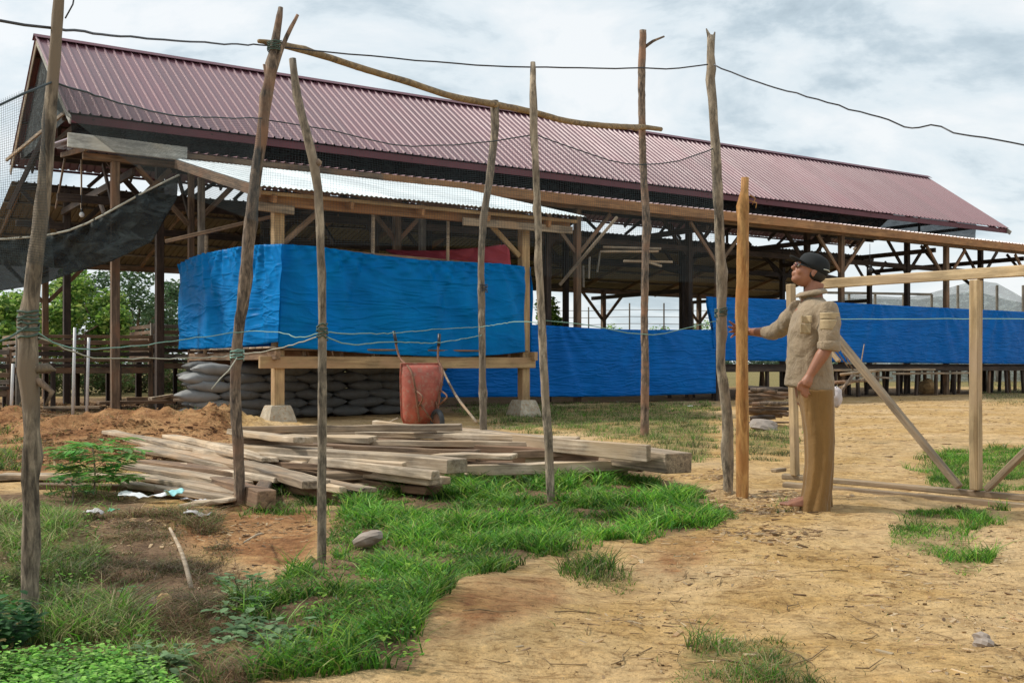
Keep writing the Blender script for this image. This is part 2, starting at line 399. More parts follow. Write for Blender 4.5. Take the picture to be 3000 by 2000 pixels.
def resample(pts, step):
    pts = [Vector(p) for p in pts]; out = [(pts[0], 0.0)]; n = len(pts)
    def cr(i, t):
        p0 = pts[max(i - 1, 0)]; p1 = pts[i]; p2 = pts[i + 1]; p3 = pts[min(i + 2, n - 1)]
        return .5 * ((2 * p1) + (p2 - p0) * t + (2 * p0 - 5 * p1 + 4 * p2 - p3) * t * t + (3 * p1 - 3 * p2 + p3 - p0) * t ** 3)
    for i in range(n - 1):
        k = max(1, int((pts[i + 1] - pts[i]).length / step))
        for j in range(1, k + 1): out.append((cr(i, j / k), i + j / k))
    return out
class MB:
    def __init__(s): s.v = []; s.f = []
    def tube(s, pts, rad, n=8, rough=0.0, step=None, cap=True, knots=0):
        if step: rp = resample(pts, step)
        else: rp = [(Vector(p), float(i)) for i, p in enumerate(pts)]
        base = len(s.v); N_ = len(rp)
        kn = [random.uniform(0.05, .95) * (len(pts) - 1) for _ in range(knots)]; ka = [random.randrange(n) for _ in kn]
        lastx = None
        for i, (p, t) in enumerate(rp):
            a = rp[max(i - 1, 0)][0]; b = rp[min(i + 1, N_ - 1)][0]; d = (b - a)
            d = d.normalized() if d.length > 1e-9 else Vector((0, 0, 1))
            if lastx is None:
                lastx = d.cross(Vector((0, 1, 0)) if abs(d.y) < .9 else Vector((1, 0, 0))).normalized()
            x = (lastx - d * lastx.dot(d)).normalized(); lastx = x; y = d.cross(x)
            if isinstance(rad, (int, float)): r = rad
            else:
                ii = min(int(t), len(rad) - 2); r = rad[ii] + (rad[ii + 1] - rad[ii]) * (t - ii)
            for k in range(n):
                th = 2 * math.pi * k / n
                rr = r * (1 + rough * (random.random() - .5) * 2)
                for kt, kk in zip(kn, ka):
                    dk = abs(t - kt) * 6; da = min(abs(k - kk), n - abs(k - kk))
                    rr += r * .5 * math.exp(-dk * dk - da * da * .8)
                s.v.append(p + (x * math.cos(th) + y * math.sin(th)) * rr)
        for i in range(N_ - 1):
            for k in range(n):
                a = base + i * n + k; b = base + i * n + (k + 1) % n
                s.f.append((a, b, b + n, a + n))
        if cap:
            s.f.append(tuple(base + k for k in range(n))[::-1]); s.f.append(tuple(base + (N_ - 1) * n + k for k in range(n)))
    def ell(s, c, r, nu=16, nv=10, rot=None):
        c = Vector(c); base = len(s.v)
        for j in range(nv + 1):
            ph = math.pi * j / nv
            for i in range(nu):
                th = 2 * math.pi * i / nu
                q = Vector((r[0] * math.sin(ph) * math.cos(th), r[1] * math.sin(ph) * math.sin(th), r[2] * math.cos(ph)))
                if rot: q = rot @ q
                s.v.append(c + q)
        for j in range(nv):
            for i in range(nu):
                a = base + j * nu + i; b = base + j * nu + (i + 1) % nu
                s.f.append((a, b, b + nu, a + nu))
    def loft(s, rings, cap=True):   # rings: lists of equal length of Vectors
        base = len(s.v); n = len(rings[0])
        for r in rings: s.v += [Vector(p) for p in r]
        for i in range(len(rings) - 1):
            for k in range(n):
                a = base + i * n + k; b = base + i * n + (k + 1) % n
                s.f.append((a, b, b + n, a + n))
        if cap:
            s.f.append(tuple(base + k for k in range(n))[::-1]); s.f.append(tuple(base + (len(rings) - 1) * n + k for k in range(n)))
    def grid(s, rows):              # open sheet
        base = len(s.v); n = len(rows[0])
        for r in rows: s.v += [Vector(p) for p in r]
        for i in range(len(rows) - 1):
            for k in range(n - 1):
                a = base + i * n + k; s.f.append((a, a + 1, a + n + 1, a + n))
    def box(s, c, h, R=None):
        base = len(s.v); c = Vector(c)
        for sx, sy, sz in ((-1,-1,-1),(1,-1,-1),(1,1,-1),(-1,1,-1),(-1,-1,1),(1,-1,1),(1,1,1),(-1,1,1)):
            q = Vector((sx * h[0], sy * h[1], sz * h[2])); s.v.append(c + (R @ q if R else q))
        for f in ((0,3,2,1),(4,5,6,7),(0,1,5,4),(1,2,6,5),(2,3,7,6),(3,0,4,7)): s.f.append(tuple(base + k for k in f))
    def build(s, name, m, parent=None, origin=None, smooth=True, fix=True):
        o = Vector(origin) if origin is not None else (sum(s.v, Vector()) / len(s.v))
        bm = bmesh.new(); vs = [bm.verts.new(p - o) for p in s.v]
        for f in s.f:
            try: bm.faces.new([vs[i] for i in f])
            except ValueError: pass
        if fix: bmesh.ops.recalc_face_normals(bm, faces=bm.faces)
        me = bpy.data.meshes.new(name); bm.to_mesh(me); bm.free()
        return link(name, me, m, parent, Matrix.Translation(o), smooth)
def mod_remesh(o, vox, smooth_it=4, disp=None, disp_scale=.12):
    r = o.modifiers.new('remesh', 'REMESH'); r.mode = 'VOXEL'; r.voxel_size = vox; r.use_smooth_shade = True
    s = o.modifiers.new('smooth', 'SMOOTH'); s.factor = .5; s.iterations = smooth_it
    if disp:
        t = bpy.data.textures.new('folds', 'CLOUDS'); t.noise_scale = disp_scale; t.noise_depth = 2
        d = o.modifiers.new('folds', 'DISPLACE'); d.texture = t; d.strength = disp; d.mid_level = .5; d.texture_coords = 'LOCAL'
def inpoly(x, y, poly):
    r = np.zeros(len(x), bool); n = len(poly); j = n - 1
    for i in range(n):
        xi, yi = poly[i]; xj, yj = poly[j]
        c = ((yi > y) != (yj > y)) & (x < (xj - xi) * (y - yi) / ((yj - yi) or 1e-9) + xi)
        r ^= c; j = i
    return r
def topx(x, y):                # ground point -> survey reading
    return (x / y * F + 1500) / K, (1070 + CAM_H * F / y) / K

# ================================================================ GROUND
GRASS_MAIN = [(755,1185),(850,1140),(1000,1112),(1150,1088),(1250,1075),(1330,1102),(1450,1092),(1560,1130),(1700,1195),(1640,1222),(1480,1238),(1400,1240),(1300,1262),(1180,1290),(1080,1345),(1020,1385),(1000,1450),(965,1580),(560,1580),(690,1500),(560,1450),(540,1390),(640,1330),(750,1275)]
GRASS_TUFT = [(1270,1290),(1360,1262),(1450,1300),(1500,1335),(1440,1350),(1330,1330)]
GRASS_LEFT = [(0,1170),(120,1165),(230,1190),(250,1290),(190,1340),(300,1420),(420,1480),(500,1580),(-200,1580),(-300,1170)]
GRASS_R1 = [(2130,1045),(2200,1030),(2352,1028),(2500,1040),(2500,1110),(2320,1130),(2200,1140),(2140,1110),(2100,1075)]
GRASS_R2 = [(2030,1250),(2080,1190),(2120,1165),(2300,1175),(2290,1200),(2230,1225),(2270,1290),(2220,1322),(2160,1290),(2090,1265)]
GRASS_B = [(1565,1520),(1640,1480),(1760,1470),(1850,1495),(1920,1590),(1540,1590)]
GRASS_MID = [(1030,935),(1640,925),(1650,1060),(1560,1062),(1470,1020),(1130,975)]
GRASS_MID2 = [(1690,985),(1830,985),(1830,1050),(1690,1055)]
GRASS_FAR = [(2230,880),(2500,880),(2500,935),(2240,930)]
CLAY = [[(-200,935),(540,930),(560,1045),(300,1060),(120,1090),(-200,1100)],
        [(330,1165),(560,1165),(745,1170),(745,1270),(600,1300),(560,1260),(440,1260)],
        [(1010,1385),(1100,1345),(1300,1330),(1340,1380),(1260,1440),(1060,1520),(985,1560)],
        [(1440,1245),(1600,1232),(1720,1235),(1640,1300),(1500,1340)]]
DIRT = [[(-400,1110),(330,1150),(420,1240),(560,1290),(640,1300),(560,1400),(700,1500),(590,1600),(-600,1600)],
        [(620,1060),(1560,1050),(1600,1090),(1200,1110),(800,1160),(560,1190)],
        [(380,930),(1240,930),(1240,960),(380,960)],
        GRASS_MAIN]
def make_ground():
    ys = np.concatenate([np.linspace(-14, 2.2, 24), 2.2 + np.cumsum(np.full(560, 1) * 0 + 0) , ])
    y = 2.35; L = []
    while y < 60:
        L.append(y); y += max(.02, y * .0052)
    while y < 4000:
        L.append(y); y *= 1.09
    ys = np.array(list(np.linspace(-14, 2.3, 24)) + L)
    t = np.linspace(-1, 1, 381); t = np.sign(t) * (np.abs(t) * .72 + .28 * np.abs(t) ** 5)
    half = np.maximum(np.abs(ys) * .95 + 5, 5)
    X = t[None, :] * half[:, None]; Y = np.repeat(ys[:, None], len(t), 1)
    Z = gh(X, Y); far = np.clip((Y - 60) / 60, 0, 1); Z = Z * (1 - far)
    V = np.stack([X, Y, Z], -1).reshape(-1, 3)
    ny, nx = X.shape; idx = np.arange(ny * nx).reshape(ny, nx)
    Q = np.stack([idx[:-1, :-1], idx[:-1, 1:], idx[1:, 1:], idx[1:, :-1]], -1).reshape(-1, 4)
    me = np_mesh('ground', V, Q, True)
    x = V[:, 0]; yy = V[:, 1]; ok = yy > 1.5
    px = np.full(len(x), -9999.); py = np.full(len(x), -9999.)
    px[ok], py[ok] = topx(x[ok], yy[ok])
    def mask(polys, r=60):
        m = np.zeros(len(x)); rr = np.random.RandomState(1)
        for k in range(16):
            a = rr.rand() * 6.28; q = r * math.sqrt(rr.rand())
            ax = px + math.cos(a) * q; ay = py + math.sin(a) * q * .5
            h = np.zeros(len(x), bool)
            for p in polys: h |= inpoly(ax, ay, p)
            m += h
        return m / 16
    R = np.maximum(mask(CLAY[:2]), mask(CLAY[2:], 80) * .72); Gm = mask(DIRT); B = mask([GRASS_TUFT, GRASS_LEFT, GRASS_R1, GRASS_R2, GRASS_B, GRASS_MID, GRASS_MID2, GRASS_FAR], 40) * .62
    farm = np.clip((yy - 27) / 8, 0, 1) * (1 - np.clip((x - 4) / 3, 0, 1) * np.clip((50 - yy) / 10, 0, 1)); B = np.maximum(B, farm * .75)
    # trodden earth under the shed
    uu = CU * x + SU * yy; oo = -SU * x + CU * yy
    sh = ((uu > 3.5) & (uu < 38) & (oo > 21) & (oo < 33.5)); Gm = np.maximum(Gm, sh * .75)
    a = me.color_attributes.new('soil', 'FLOAT_COLOR', 'POINT')
    c = np.ones((len(x), 4), np.float32); c[:, 0] = R; c[:, 1] = Gm; c[:, 2] = B; a.data.foreach_set('color', c.ravel())
    tag(link('ground', me, 'ground'), kind='structure')
make_ground()

# ================================================================ SHED
SU0, SU1 = 4.45, 36.3
shed = empty('chicken_shed', W(20, 26, 0), 'long open timber shed with maroon ribbed metal gable roof above lower side roofs', 'shed')
def WV(u, o, z): return W(u, o, z)
def wbeam(name, a, b, wd, h, m, parent=None, **k): return beam(name, W(*a), W(*b), wd, h, m, parent or shed, **k)

def rib_profile(width, nr, hrib, kind):
    pts = []
    if kind == 'trapezoid':
        p = width / nr
        for i in range(nr):
            x = i * p
            pts += [(x, 0), (x + p * .70, 0), (x + p * .78, hrib), (x + p * .90, hrib), (x + p * .98, 0)]
        pts.append((width, 0))
    else:
        n = nr * 6
        for i in range(n + 1): pts.append((width * i / n, hrib * (.5 - .5 * math.cos(2 * math.pi * i / 6))))
    return pts
def sheet_mesh(name, width, length, nr, hrib, kind='trapezoid', th=.004):
    pr = rib_profile(width, nr, hrib, kind)
    V = []; Fc = []; n = len(pr)
    for z0 in (0, -th):
        for yy in (0, length):
            for x, z in pr: V.append((x, yy, z + z0))
    for i in range(n - 1):
        Fc.append((i, i + 1, n + i + 1, n + i)); Fc.append((2 * n + i + 1, 2 * n + i, 3 * n + i, 3 * n + i + 1))
        Fc.append((i + 1, i, 2 * n + i, 2 * n + i + 1)); Fc.append((n + i, n + i + 1, 3 * n + i + 1, 3 * n + i))
    Fc.append((0, n, 3 * n, 2 * n)); Fc.append((n - 1, 3 * n - 1, 4 * n - 1, 2 * n - 1))
    me = bpy.data.meshes.new(name); me.from_pydata([Vector(v) for v in V], [], Fc); me.update()
    return me
def lay_sheets(name, parent, m, u0, u1, top, bot, nr, hrib, wsheet, kind='trapezoid', jit=.004):
    """sheets side by side along u; each runs from top (o,z) to bot (o,z)"""
    n = max(1, round((u1 - u0) / wsheet)); ws = (u1 - u0) / n
    d = W(0, bot[0] - top[0], bot[1] - top[1]); Ln = d.length
    me = sheet_mesh(name, ws - .002, Ln, nr, hrib, kind)
    me.materials.append(MAT[m])
    x = W(1, 0, 0); y = d.normalized(); z = x.cross(y)
    if z.z < 0: x = -x; z = -z; flip = True
    else: flip = False
    for i in range(n):
        uu = u0 + (i + (1 if flip else 0)) * ws
        o = W(uu, top[0], top[1] + random.uniform(0, jit)) + y * random.uniform(-.012, .012)
        R = Matrix((x, y, z)).transposed().to_4x4()
        R = R @ Matrix.Rotation(random.uniform(-.0012, .0012), 4, 'Y')
        link(name, me, None, parent, Matrix.Translation(o) @ R)
RIDGE = (25.57, 8.2); FE = (22.23, 5.88); BE = (28.91, 5.88)
lay_sheets('roof_sheet', shed, 'roof_maroon', SU0, SU1 + .15, RIDGE, FE, 4, .035, .8)
lay_sheets('back_roof_sheet', shed, 'roof_maroon', SU0, SU1 + .15, RIDGE, BE, 4, .035, .8)
# ridge cap
mb = MB()
for a, b in (((RIDGE[0], RIDGE[1] + .06), (RIDGE[0] - .17, RIDGE[1] - .045)), ((RIDGE[0], RIDGE[1] + .06), (RIDGE[0] + .17, RIDGE[1] - .045))):
    mb.grid([[W(SU0 - .03 + (SU1 - SU0 + .2) * i / 30, a[0], a[1]) for i in range(31)], [W(SU0 - .03 + (SU1 - SU0 + .2) * i / 30, b[0], b[1]) for i in range(31)]])
o = mb.build('ridge_cap', 'ridge_maroon', shed, smooth=False, fix=False)
sm = o.modifiers.new('thick', 'SOLIDIFY'); sm.thickness = .006
# fascias of the upper roof
wbeam('fascia_board', (SU0 + .05, FE[0] + .06, FE[1] - .10), (SU1 + .1, FE[0] + .06, FE[1] - .10), .025, .16, 'fascia_maroon')
wbeam('fascia_board', (SU0 + .05, BE[0] - .06, BE[1] - .04), (SU1 + .1, BE[0] - .06, BE[1] - .04), .025, .06, 'fascia_maroon')
def slope(a, b, t): return (a[0] + (b[0] - a[0]) * t, a[1] + (b[1] - a[1]) * t)
# barge boards
for E_, mt in ((FE, 'white_wood'), (BE, 'plank_grey')):
    for uu in (SU0 + .04, SU1 + .08):
        a = slope(RIDGE, E_, .0); b = slope(RIDGE, E_, 1.03)
        wbeam('barge_board', (uu, a[0], a[1] - .11), (uu, b[0], b[1] - .11), .03, .15, mt)
# rafters and purlins of the upper roof
for i in range(14):
    uu = SU0 + .5 + i * (SU1 - SU0 - .9) / 13
    for E_ in (FE, BE):
        a = slope(RIDGE, E_, .02); b = slope(RIDGE, E_, .98)
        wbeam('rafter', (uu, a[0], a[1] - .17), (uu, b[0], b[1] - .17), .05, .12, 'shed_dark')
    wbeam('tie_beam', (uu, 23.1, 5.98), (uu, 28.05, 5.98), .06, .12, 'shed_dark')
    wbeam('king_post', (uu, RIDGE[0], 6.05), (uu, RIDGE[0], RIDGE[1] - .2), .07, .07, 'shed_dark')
for t in (.12, .37, .62, .87):
    for E_ in (FE, BE):
        a = slope(RIDGE, E_, t)
        wbeam('purlin', (SU0 + .06, a[0], a[1] - .07), (SU1 + .05, a[0], a[1] - .07), .06, .05, 'shed_dark')
# dark shade netting hung under the front upper eave and in the left gable
def wsheet(name, corners, m, nu=40, nv=8, amp=.04, parent=shed, sag=0.0, label=None):
    a, b, c, d = [W(*q) for q in corners]  # a->b top, d->c bottom
    n = (b - a).cross(d - a).normalized(); mb = MB(); rows = []
    ph = random.random() * 9
    for j in range(nv + 1):
        v = j / nv; row = []
        for i in range(nu + 1):
            s = i / nu; p = (a.lerp(b, s)).lerp(d.lerp(c, s), v)
            p = p + n * amp * float(fbm(np.array([s * 9 + ph]), np.array([v * 2.3 + ph]), 3)[0]) * 2
            p.z -= sag * math.sin(math.pi * s) * (1 - v)
            row.append(p)
        rows.append(row)
    mb.grid(rows); o = mb.build(name, m, parent, fix=False)
    return o
wsheet('shade_net', [(SU0 + .3, 23.3, 6.3), (SU1 - .2, 23.3, 6.3), (SU1 - .2, 23.35, 5.28), (SU0 + .3, 23.35, 5.28)], 'shade_cloth', 90, 6, .06)
# inner frame of the clerestory
for oo in (23.2, 28.0):
    wbeam('wall_plate', (SU0 + .1, oo, 5.22), (SU1, oo, 5.22), .10, .12, 'shed_dark')
    wbeam('wall_plate', (SU0 + .1, oo, 5.98), (SU1, oo, 5.98), .10, .12, 'shed_dark')
# dark netting in the left gable
mb = MB(); mb.grid([[W(SU0 + .16, 22.75, 5.92), W(SU0 + .16, 23.7, 6.85), W(SU0 + .16, 24.6, 7.3), W(SU0 + .16, 25.57, 7.98)], [W(SU0 + .16, 24.6, 5.92), W(SU0 + .2, 25.2, 5.92), W(SU0 + .16, 26.5, 5.90), W(SU0 + .16, 28.35, 5.92)]])
mb.build('shade_net', 'shade_cloth', shed, fix=False)
# lower roofs
LF = (20.95, 5.105); LT = (23.25, 5.34); LBt = (27.95, 5.34); LBb = (33.3, 3.92)
lay_sheets('low_roof_sheet', shed, 'roof_maroon', SU0 - .25, SU1 + .6, LT, LF, 4, .03, .8)
lay_sheets('low_back_roof_sheet', shed, 'roof_grey', SU0 - .1, SU1 - .6, LBt, LBb, 5, .03, .9)
for i in range(16):
    uu = SU0 + .1 + i * (SU1 - SU0 - .9) / 15
    wbeam('rafter', (uu, LBt[0], LBt[1] - .12), (uu, LBb[0], LBb[1] - .12), .05, .12, 'shed_wood')
    wbeam('rafter', (uu, LT[0], LT[1] - .12), (uu, LF[0] + .1, LF[1] - .12), .05, .10, 'shed_wood')
for t in (.03, .22, .42, .62, .81, .97):
    a = slope(LBt, LBb, t)
    wbeam('purlin', (SU0 - .1, a[0], a[1] - .035), (SU1 - .6, a[0], a[1] - .035), .07, .045, 'shed_grey')
# front eave beams of the low roof: pale board at the left end, orange sawn beams beyond
zb = 4.97
wbeam('eave_board', (4.17, 20.80, 5.06), (6.35, 20.80, 5.03), .05, .27, 'white_wood', seg=4)
segs = [(6.25, 10.6, 'shed_wood'), (10.6, 15.2, 'beam_orange'), (15.2, 20.2, 'beam_orange'), (20.2, 25.6, 'beam_orange'), (25.6, 31.0, 'beam_orange'), (31.0, 36.8, 'beam_orange')]
for a, b, m in segs:
    wbeam('eave_beam', (a, 20.90, zb + random.uniform(-.006, .006)), (b + .02, 20.90, zb + random.uniform(-.006, .006)), .08, .24 if a > 7 else .2, m, seg=4)
# posts, braces
FU = [5.14, 6.6, 11.2, 16.25, 21.1, 26.2, 31.4, 36.4]
for i, uu in enumerate(FU):
    th = .15 if i != 1 else .11
    wbeam('post', (uu, 21.35, -.1), (uu, 21.35, 4.84), th, th, 'shed_wood', up=W(1, 0, 0))
    for s in (-1, 1):
        if i == 0 and s < 0: continue
        wbeam('brace', (uu + s * .06, 21.35, 3.75), (uu + s * 1.05, 21.35, 4.80), .06, .10, 'shed_wood')
    wbeam('brace', (uu, 21.43, 3.9), (uu, 22.3, 4.95), .05, .09, 'shed_dark')
wbeam('top_plate', (SU0 + .1, 21.35, 4.90), (SU1 + .2, 21.35, 4.90), .12, .12, 'shed_wood')
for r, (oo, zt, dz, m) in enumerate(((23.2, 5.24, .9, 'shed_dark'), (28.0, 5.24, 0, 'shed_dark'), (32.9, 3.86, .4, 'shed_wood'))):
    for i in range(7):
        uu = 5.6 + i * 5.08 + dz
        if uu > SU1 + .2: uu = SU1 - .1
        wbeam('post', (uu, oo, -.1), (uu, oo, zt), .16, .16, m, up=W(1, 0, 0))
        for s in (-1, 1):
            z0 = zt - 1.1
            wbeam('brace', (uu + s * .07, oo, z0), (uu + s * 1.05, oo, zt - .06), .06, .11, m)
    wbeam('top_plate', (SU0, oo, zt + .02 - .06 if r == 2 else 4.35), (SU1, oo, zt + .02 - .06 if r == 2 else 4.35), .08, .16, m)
# clerestory struts seen against the sky slits
for i in range(26):
    uu = SU0 + .6 + i * 1.22 + random.uniform(-.2, .2)
    if uu > SU1 - .7: break
    s = random.choice((-1, 1)); lean = random.choice((0.0, .5, .7))
    wbeam('clerestory_strut', (uu, 28.0, 5.36), (uu + s * lean, 28.0, 5.86), .06, .09, 'shed_dark')
# cross ties from front to back
for i in range(7):
    uu = 5.5 + i * 5.08
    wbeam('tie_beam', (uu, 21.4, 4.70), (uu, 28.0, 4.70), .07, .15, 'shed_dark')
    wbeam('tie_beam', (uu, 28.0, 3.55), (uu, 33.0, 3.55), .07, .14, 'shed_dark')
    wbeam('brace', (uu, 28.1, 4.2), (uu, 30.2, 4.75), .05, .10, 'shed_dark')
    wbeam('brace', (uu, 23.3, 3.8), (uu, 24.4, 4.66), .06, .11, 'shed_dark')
# gable strut
beam('gable_strut', P(15, 368, 24.6), P(152, 256, 21.5), .05, .07, 'plank_grey', shed)
beam('gable_strut', P(20, 480, 21.9), P(112, 290, 21.9), .05, .09, 'shed_dark', shed)
# loose rails and droppers near the left bay
beam('rail', P(380, 555, 18.5), P(672, 487, 18.3), .05, .06, 'plank_brown', shed)
beam('dropper', P(187, 355, 22.2), P(187, 480, 22.2), .03, .05, 'plank_grey', shed)
beam('dropper', P(150, 360, 22.6), P(128, 480, 22.6), .04, .06, 'plank_brown', shed)
beam('dropper', P(1418, 498, 21.5), P(1285, 655, 21.5), .03, .06, 'plank_grey', shed)
for a, b, d in (((1385, 568), (1518, 572), 26), ((1378, 578), (1512, 578), 26), ((1432, 600), (1545, 602), 25), ((1475, 598), (1520, 612), 25)):
    beam('hanging_board', P(*a, d), P(*b, d), .12, .05, 'plank_grey', shed)
for a, b in (((1378, 580), (1372, 625)), ((1355, 590), (1352, 640)), ((1340, 610), (1340, 660))):
    beam('hanging_board', P(*a, 26), P(*b, 26), .03, .05, 'shed_grey', shed)

# ================================================================ coops inside the left of the shed
def coop(label, u0, u1, o0, o1, z0, z1, slats, legs, group='slatted timber coops inside the shed'):
    c = empty('slatted_coop', W((u0 + u1) / 2, o0, z0), label, 'coop', group)
    for i in range(slats):
        z = z0 + (z1 - z0) * (i + .5) / slats
        m = random.choice(('shed_wood', 'shed_dark', 'shed_grey', 'shed_wood', 'plank_brown'))
        wbeam('slat', (u0, o0 + random.uniform(-.02, .02), z + random.uniform(-.01, .01)), (u1, o0 + random.uniform(-.02, .02), z + random.uniform(-.02, .02)), .025, (z1 - z0) / slats * random.uniform(.5, .8), m, c)
    for i in range(slats):
        z = z0 + (z1 - z0) * (i + .5) / slats
        wbeam('slat', (u0, o0 + .03, z), (u0, o1, z), .025, (z1 - z0) / slats * .6, 'shed_wood', c)
    wbeam('floor_board', (u0, (o0 + o1) / 2, z0 - .05), (u1, (o0 + o1) / 2, z0 - .05), o1 - o0, .06, 'shed_dark', c)
    wbeam('bearer', (u0 - .1, o0 + .06, z0 - .16), (u1 + .1, o0 + .06, z0 - .16), .07, .13, 'shed_wood', c)
    n = legs
    for i in range(n):
        uu = u0 + (u1 - u0) * i / (n - 1)
        wbeam('leg', (uu, o0 + .06, -.1), (uu, o0 + .06, z1 if i % 2 == 0 else z0), .09, .09, random.choice(('shed_wood', 'shed_dark', 'shed_grey')), c, up=W(1, 0, 0))
        wbeam('leg', (uu + .2, o1 - .1, -.1), (uu + .2, o1 - .1, z0), .09, .09, 'shed_dark', c, up=W(1, 0, 0))
    return c
coop('dark slatted timber coop on legs just left of the blue tarp hut', 6.75, 11.0, 24.6, 26.6, 1.10, 1.90, 6, 6)
coop('low slatted coop on legs behind the two white pipes', 3.9, 6.6, 24.2, 26.2, 1.00, 1.62, 5, 5)
coop('slatted coop at the left picture edge behind the knotty pole', .8, 3.6, 23.4, 25.4, .55, 1.28, 5, 5)
for x, y0, y1, lab in ((172, 752, 935, 'white plastic pipe, left one of two standing before the slatted coop'), (204, 775, 935, 'white plastic pipe, right one of two standing before the slatted coop'), (30, 835, 918, 'short white pipe standing at the left picture edge')):
    a = P(x, y0, 19.8); b = P(x - 5, y1, 19.8); b.z = ghf(b.x, b.y)
    mb = MB(); mb.tube([b, (a + b) / 2, a], .028, 10); mb.build('water_pipe', 'pipe').name = 'water_pipe'
    o = bpy.context.scene.collection.objects[-1]; tag(o, lab, 'pipe', 'white pipes by the coops')
# benches/planks lying on the ground by the left bay
for i, (a, b, z, wd, th, m, lab) in enumerate([
    ((100, 936), (230, 935), .10, .12, .05, 'plank_grey', 'pale narrow board lying on the soil behind the left pole'),
    ((225, 925), (400, 922), .22, .30, .06, 'plank_brown', 'wide brown board lying on the bank below the coop'),
    ((290, 918), (500, 914), .27, .06, .10, 'plank_brown', 'brown edge-on board on the bank beside the sacks'),
    ((345, 916), (395, 908), .33, .08, .06, 'plank_pale', 'short pale stick lying on the bank by the sacks'),
    ((400, 918), (540, 918), .28, .10, .05, 'plank_grey', 'grey board along the foot of the sack pile')]):
    o = beam('ground_board', G(*a, z), G(*b, z), wd, th, m); tag(o, lab, 'board', 'boards lying on the bank')

# hanging bulbs
def bulb(top, bot, lab, r, m):
    t = empty('hanging_bulb', bot, lab, 'light bulb')
    mb = MB(); mb.tube([top, bot], .008, 5); mb.build('cord', 'black_plastic', t)
    mb = MB(); mb.tube([bot + Vector((0, 0, .04)), bot - Vector((0, 0, .03))], [r * .45, r * .5], 10); mb.build('socket', 'black_plastic', t)
    mb = MB(); mb.ell(bot - Vector((0, 0, .03 + r)), (r, r, r * 1.15)); mb.build('bulb', m, t)
bulb(P(187, 430, 21.8), P(188, 484, 21.8), 'white light bulb hanging under the left end of the shed', .05, 'glass_bulb')
bulb(P(1998, 560, 30), P(1998, 612, 30), 'dark lamp on a cord hanging above the right gate bar', .07, 'black_plastic')

# ================================================================ blue tarps of the shed
def tarp_panel(name, pts_top, pts_bot, m, label, cat='tarpaulin', group=None, nu=80, nv=24, amp=.03, folds=3, parent=None, wavefreq=1.0, thick=.004):
    """pts_top / pts_bot: equal lists of world points"""
    top = [p for p, t in resample(pts_top, .5)]; bot = [p for p, t in resample(pts_bot, .5)]
    def at(L_, s):
        q = s * (len(L_) - 1); i = min(int(q), len(L_) - 2); return L_[i].lerp(L_[i + 1], q - i)
    nrm = (at(top, 1) - at(top, 0)).cross(at(bot, .5) - at(top, .5)).normalized()
    if nrm.y > 0: nrm = -nrm
    mb = MB(); rows = []; ph = random.random() * 50
    Ltot = (at(top, 1) - at(top, 0)).length
    for j in range(nv + 1):
        v = j / nv; row = []
        for i in range(nu + 1):
            s = i / nu; p = at(top, s).lerp(at(bot, s), v)
            su = s * Ltot
            h = amp * 1.6 * float(fbm(np.array([su * 1.1 * wavefreq + ph]), np.array([v * 1.6 + ph]), 4)[0])
            for k in range(folds):      # tension creases running from tie points
                x0 = Ltot * (k + .15) / folds
                dd = (su - x0) - (v * (.9 if k % 2 else -.9)); h += amp * 1.1 * math.exp(-abs(dd) * 2.2) * math.sin((su - x0) / (v + .18) * 5)
            row.append(p + nrm * h)
        rows.append(row)
    mb.grid(rows); o = mb.build(name, m, parent, fix=False)
    sm = o.modifiers.new('thick', 'SOLIDIFY'); sm.thickness = thick
    if label: tag(o, label, cat, group)
    return o
def Wp(o_, x, y):  # survey reading onto the plane o = const of the shed frame
    k = (x * K - 1500) / F; D = o_ / (CU - SU * k); return Vector((k * D, D, CAM_H + (1070 - y * K) * D / F))
tarp_panel('blue_tarp', [Wp(20.9, 1006, 742), Wp(20.9, 1210, 745), Wp(20.9, 1420, 756), Wp(20.9, 1643, 757)], [Wp(20.9, 1010, 912), Wp(20.9, 1200, 911), Wp(20.9, 1420, 910), Wp(20.9, 1646, 903)],
           'tarp_deep', 'low deep blue tarpaulin hung near the ground between the hut and the fence post', group='blue tarps on the shed', nu=140, nv=30, amp=.04, folds=3)
tarp_panel('blue_tarp', [Wp(20.9, 1622, 681), Wp(20.9, 1800, 688), Wp(20.9, 2050, 701), Wp(20.9, 2352, 716), Wp(20.9, 2500, 724)], [Wp(20.9, 1650, 828), Wp(20.9, 1800, 829), Wp(20.9, 2050, 833), Wp(20.9, 2352, 836), Wp(20.9, 2500, 836)],
           'tarp_deep', 'long deep blue tarpaulin wall raised on legs behind the man and gate', group='blue tarps on the shed', nu=220, nv=30, amp=.045, folds=6)
tarp_panel('blue_tarp', [Wp(20.9, 1622, 681), Wp(22.3, 1641, 690)], [Wp(20.9, 1640, 800), Wp(22.3, 1644, 800)], 'tarp_blue', 'folded end flap of blue tarp at the corner behind the tall fence post', group='blue tarps on the shed', nu=12, nv=12)
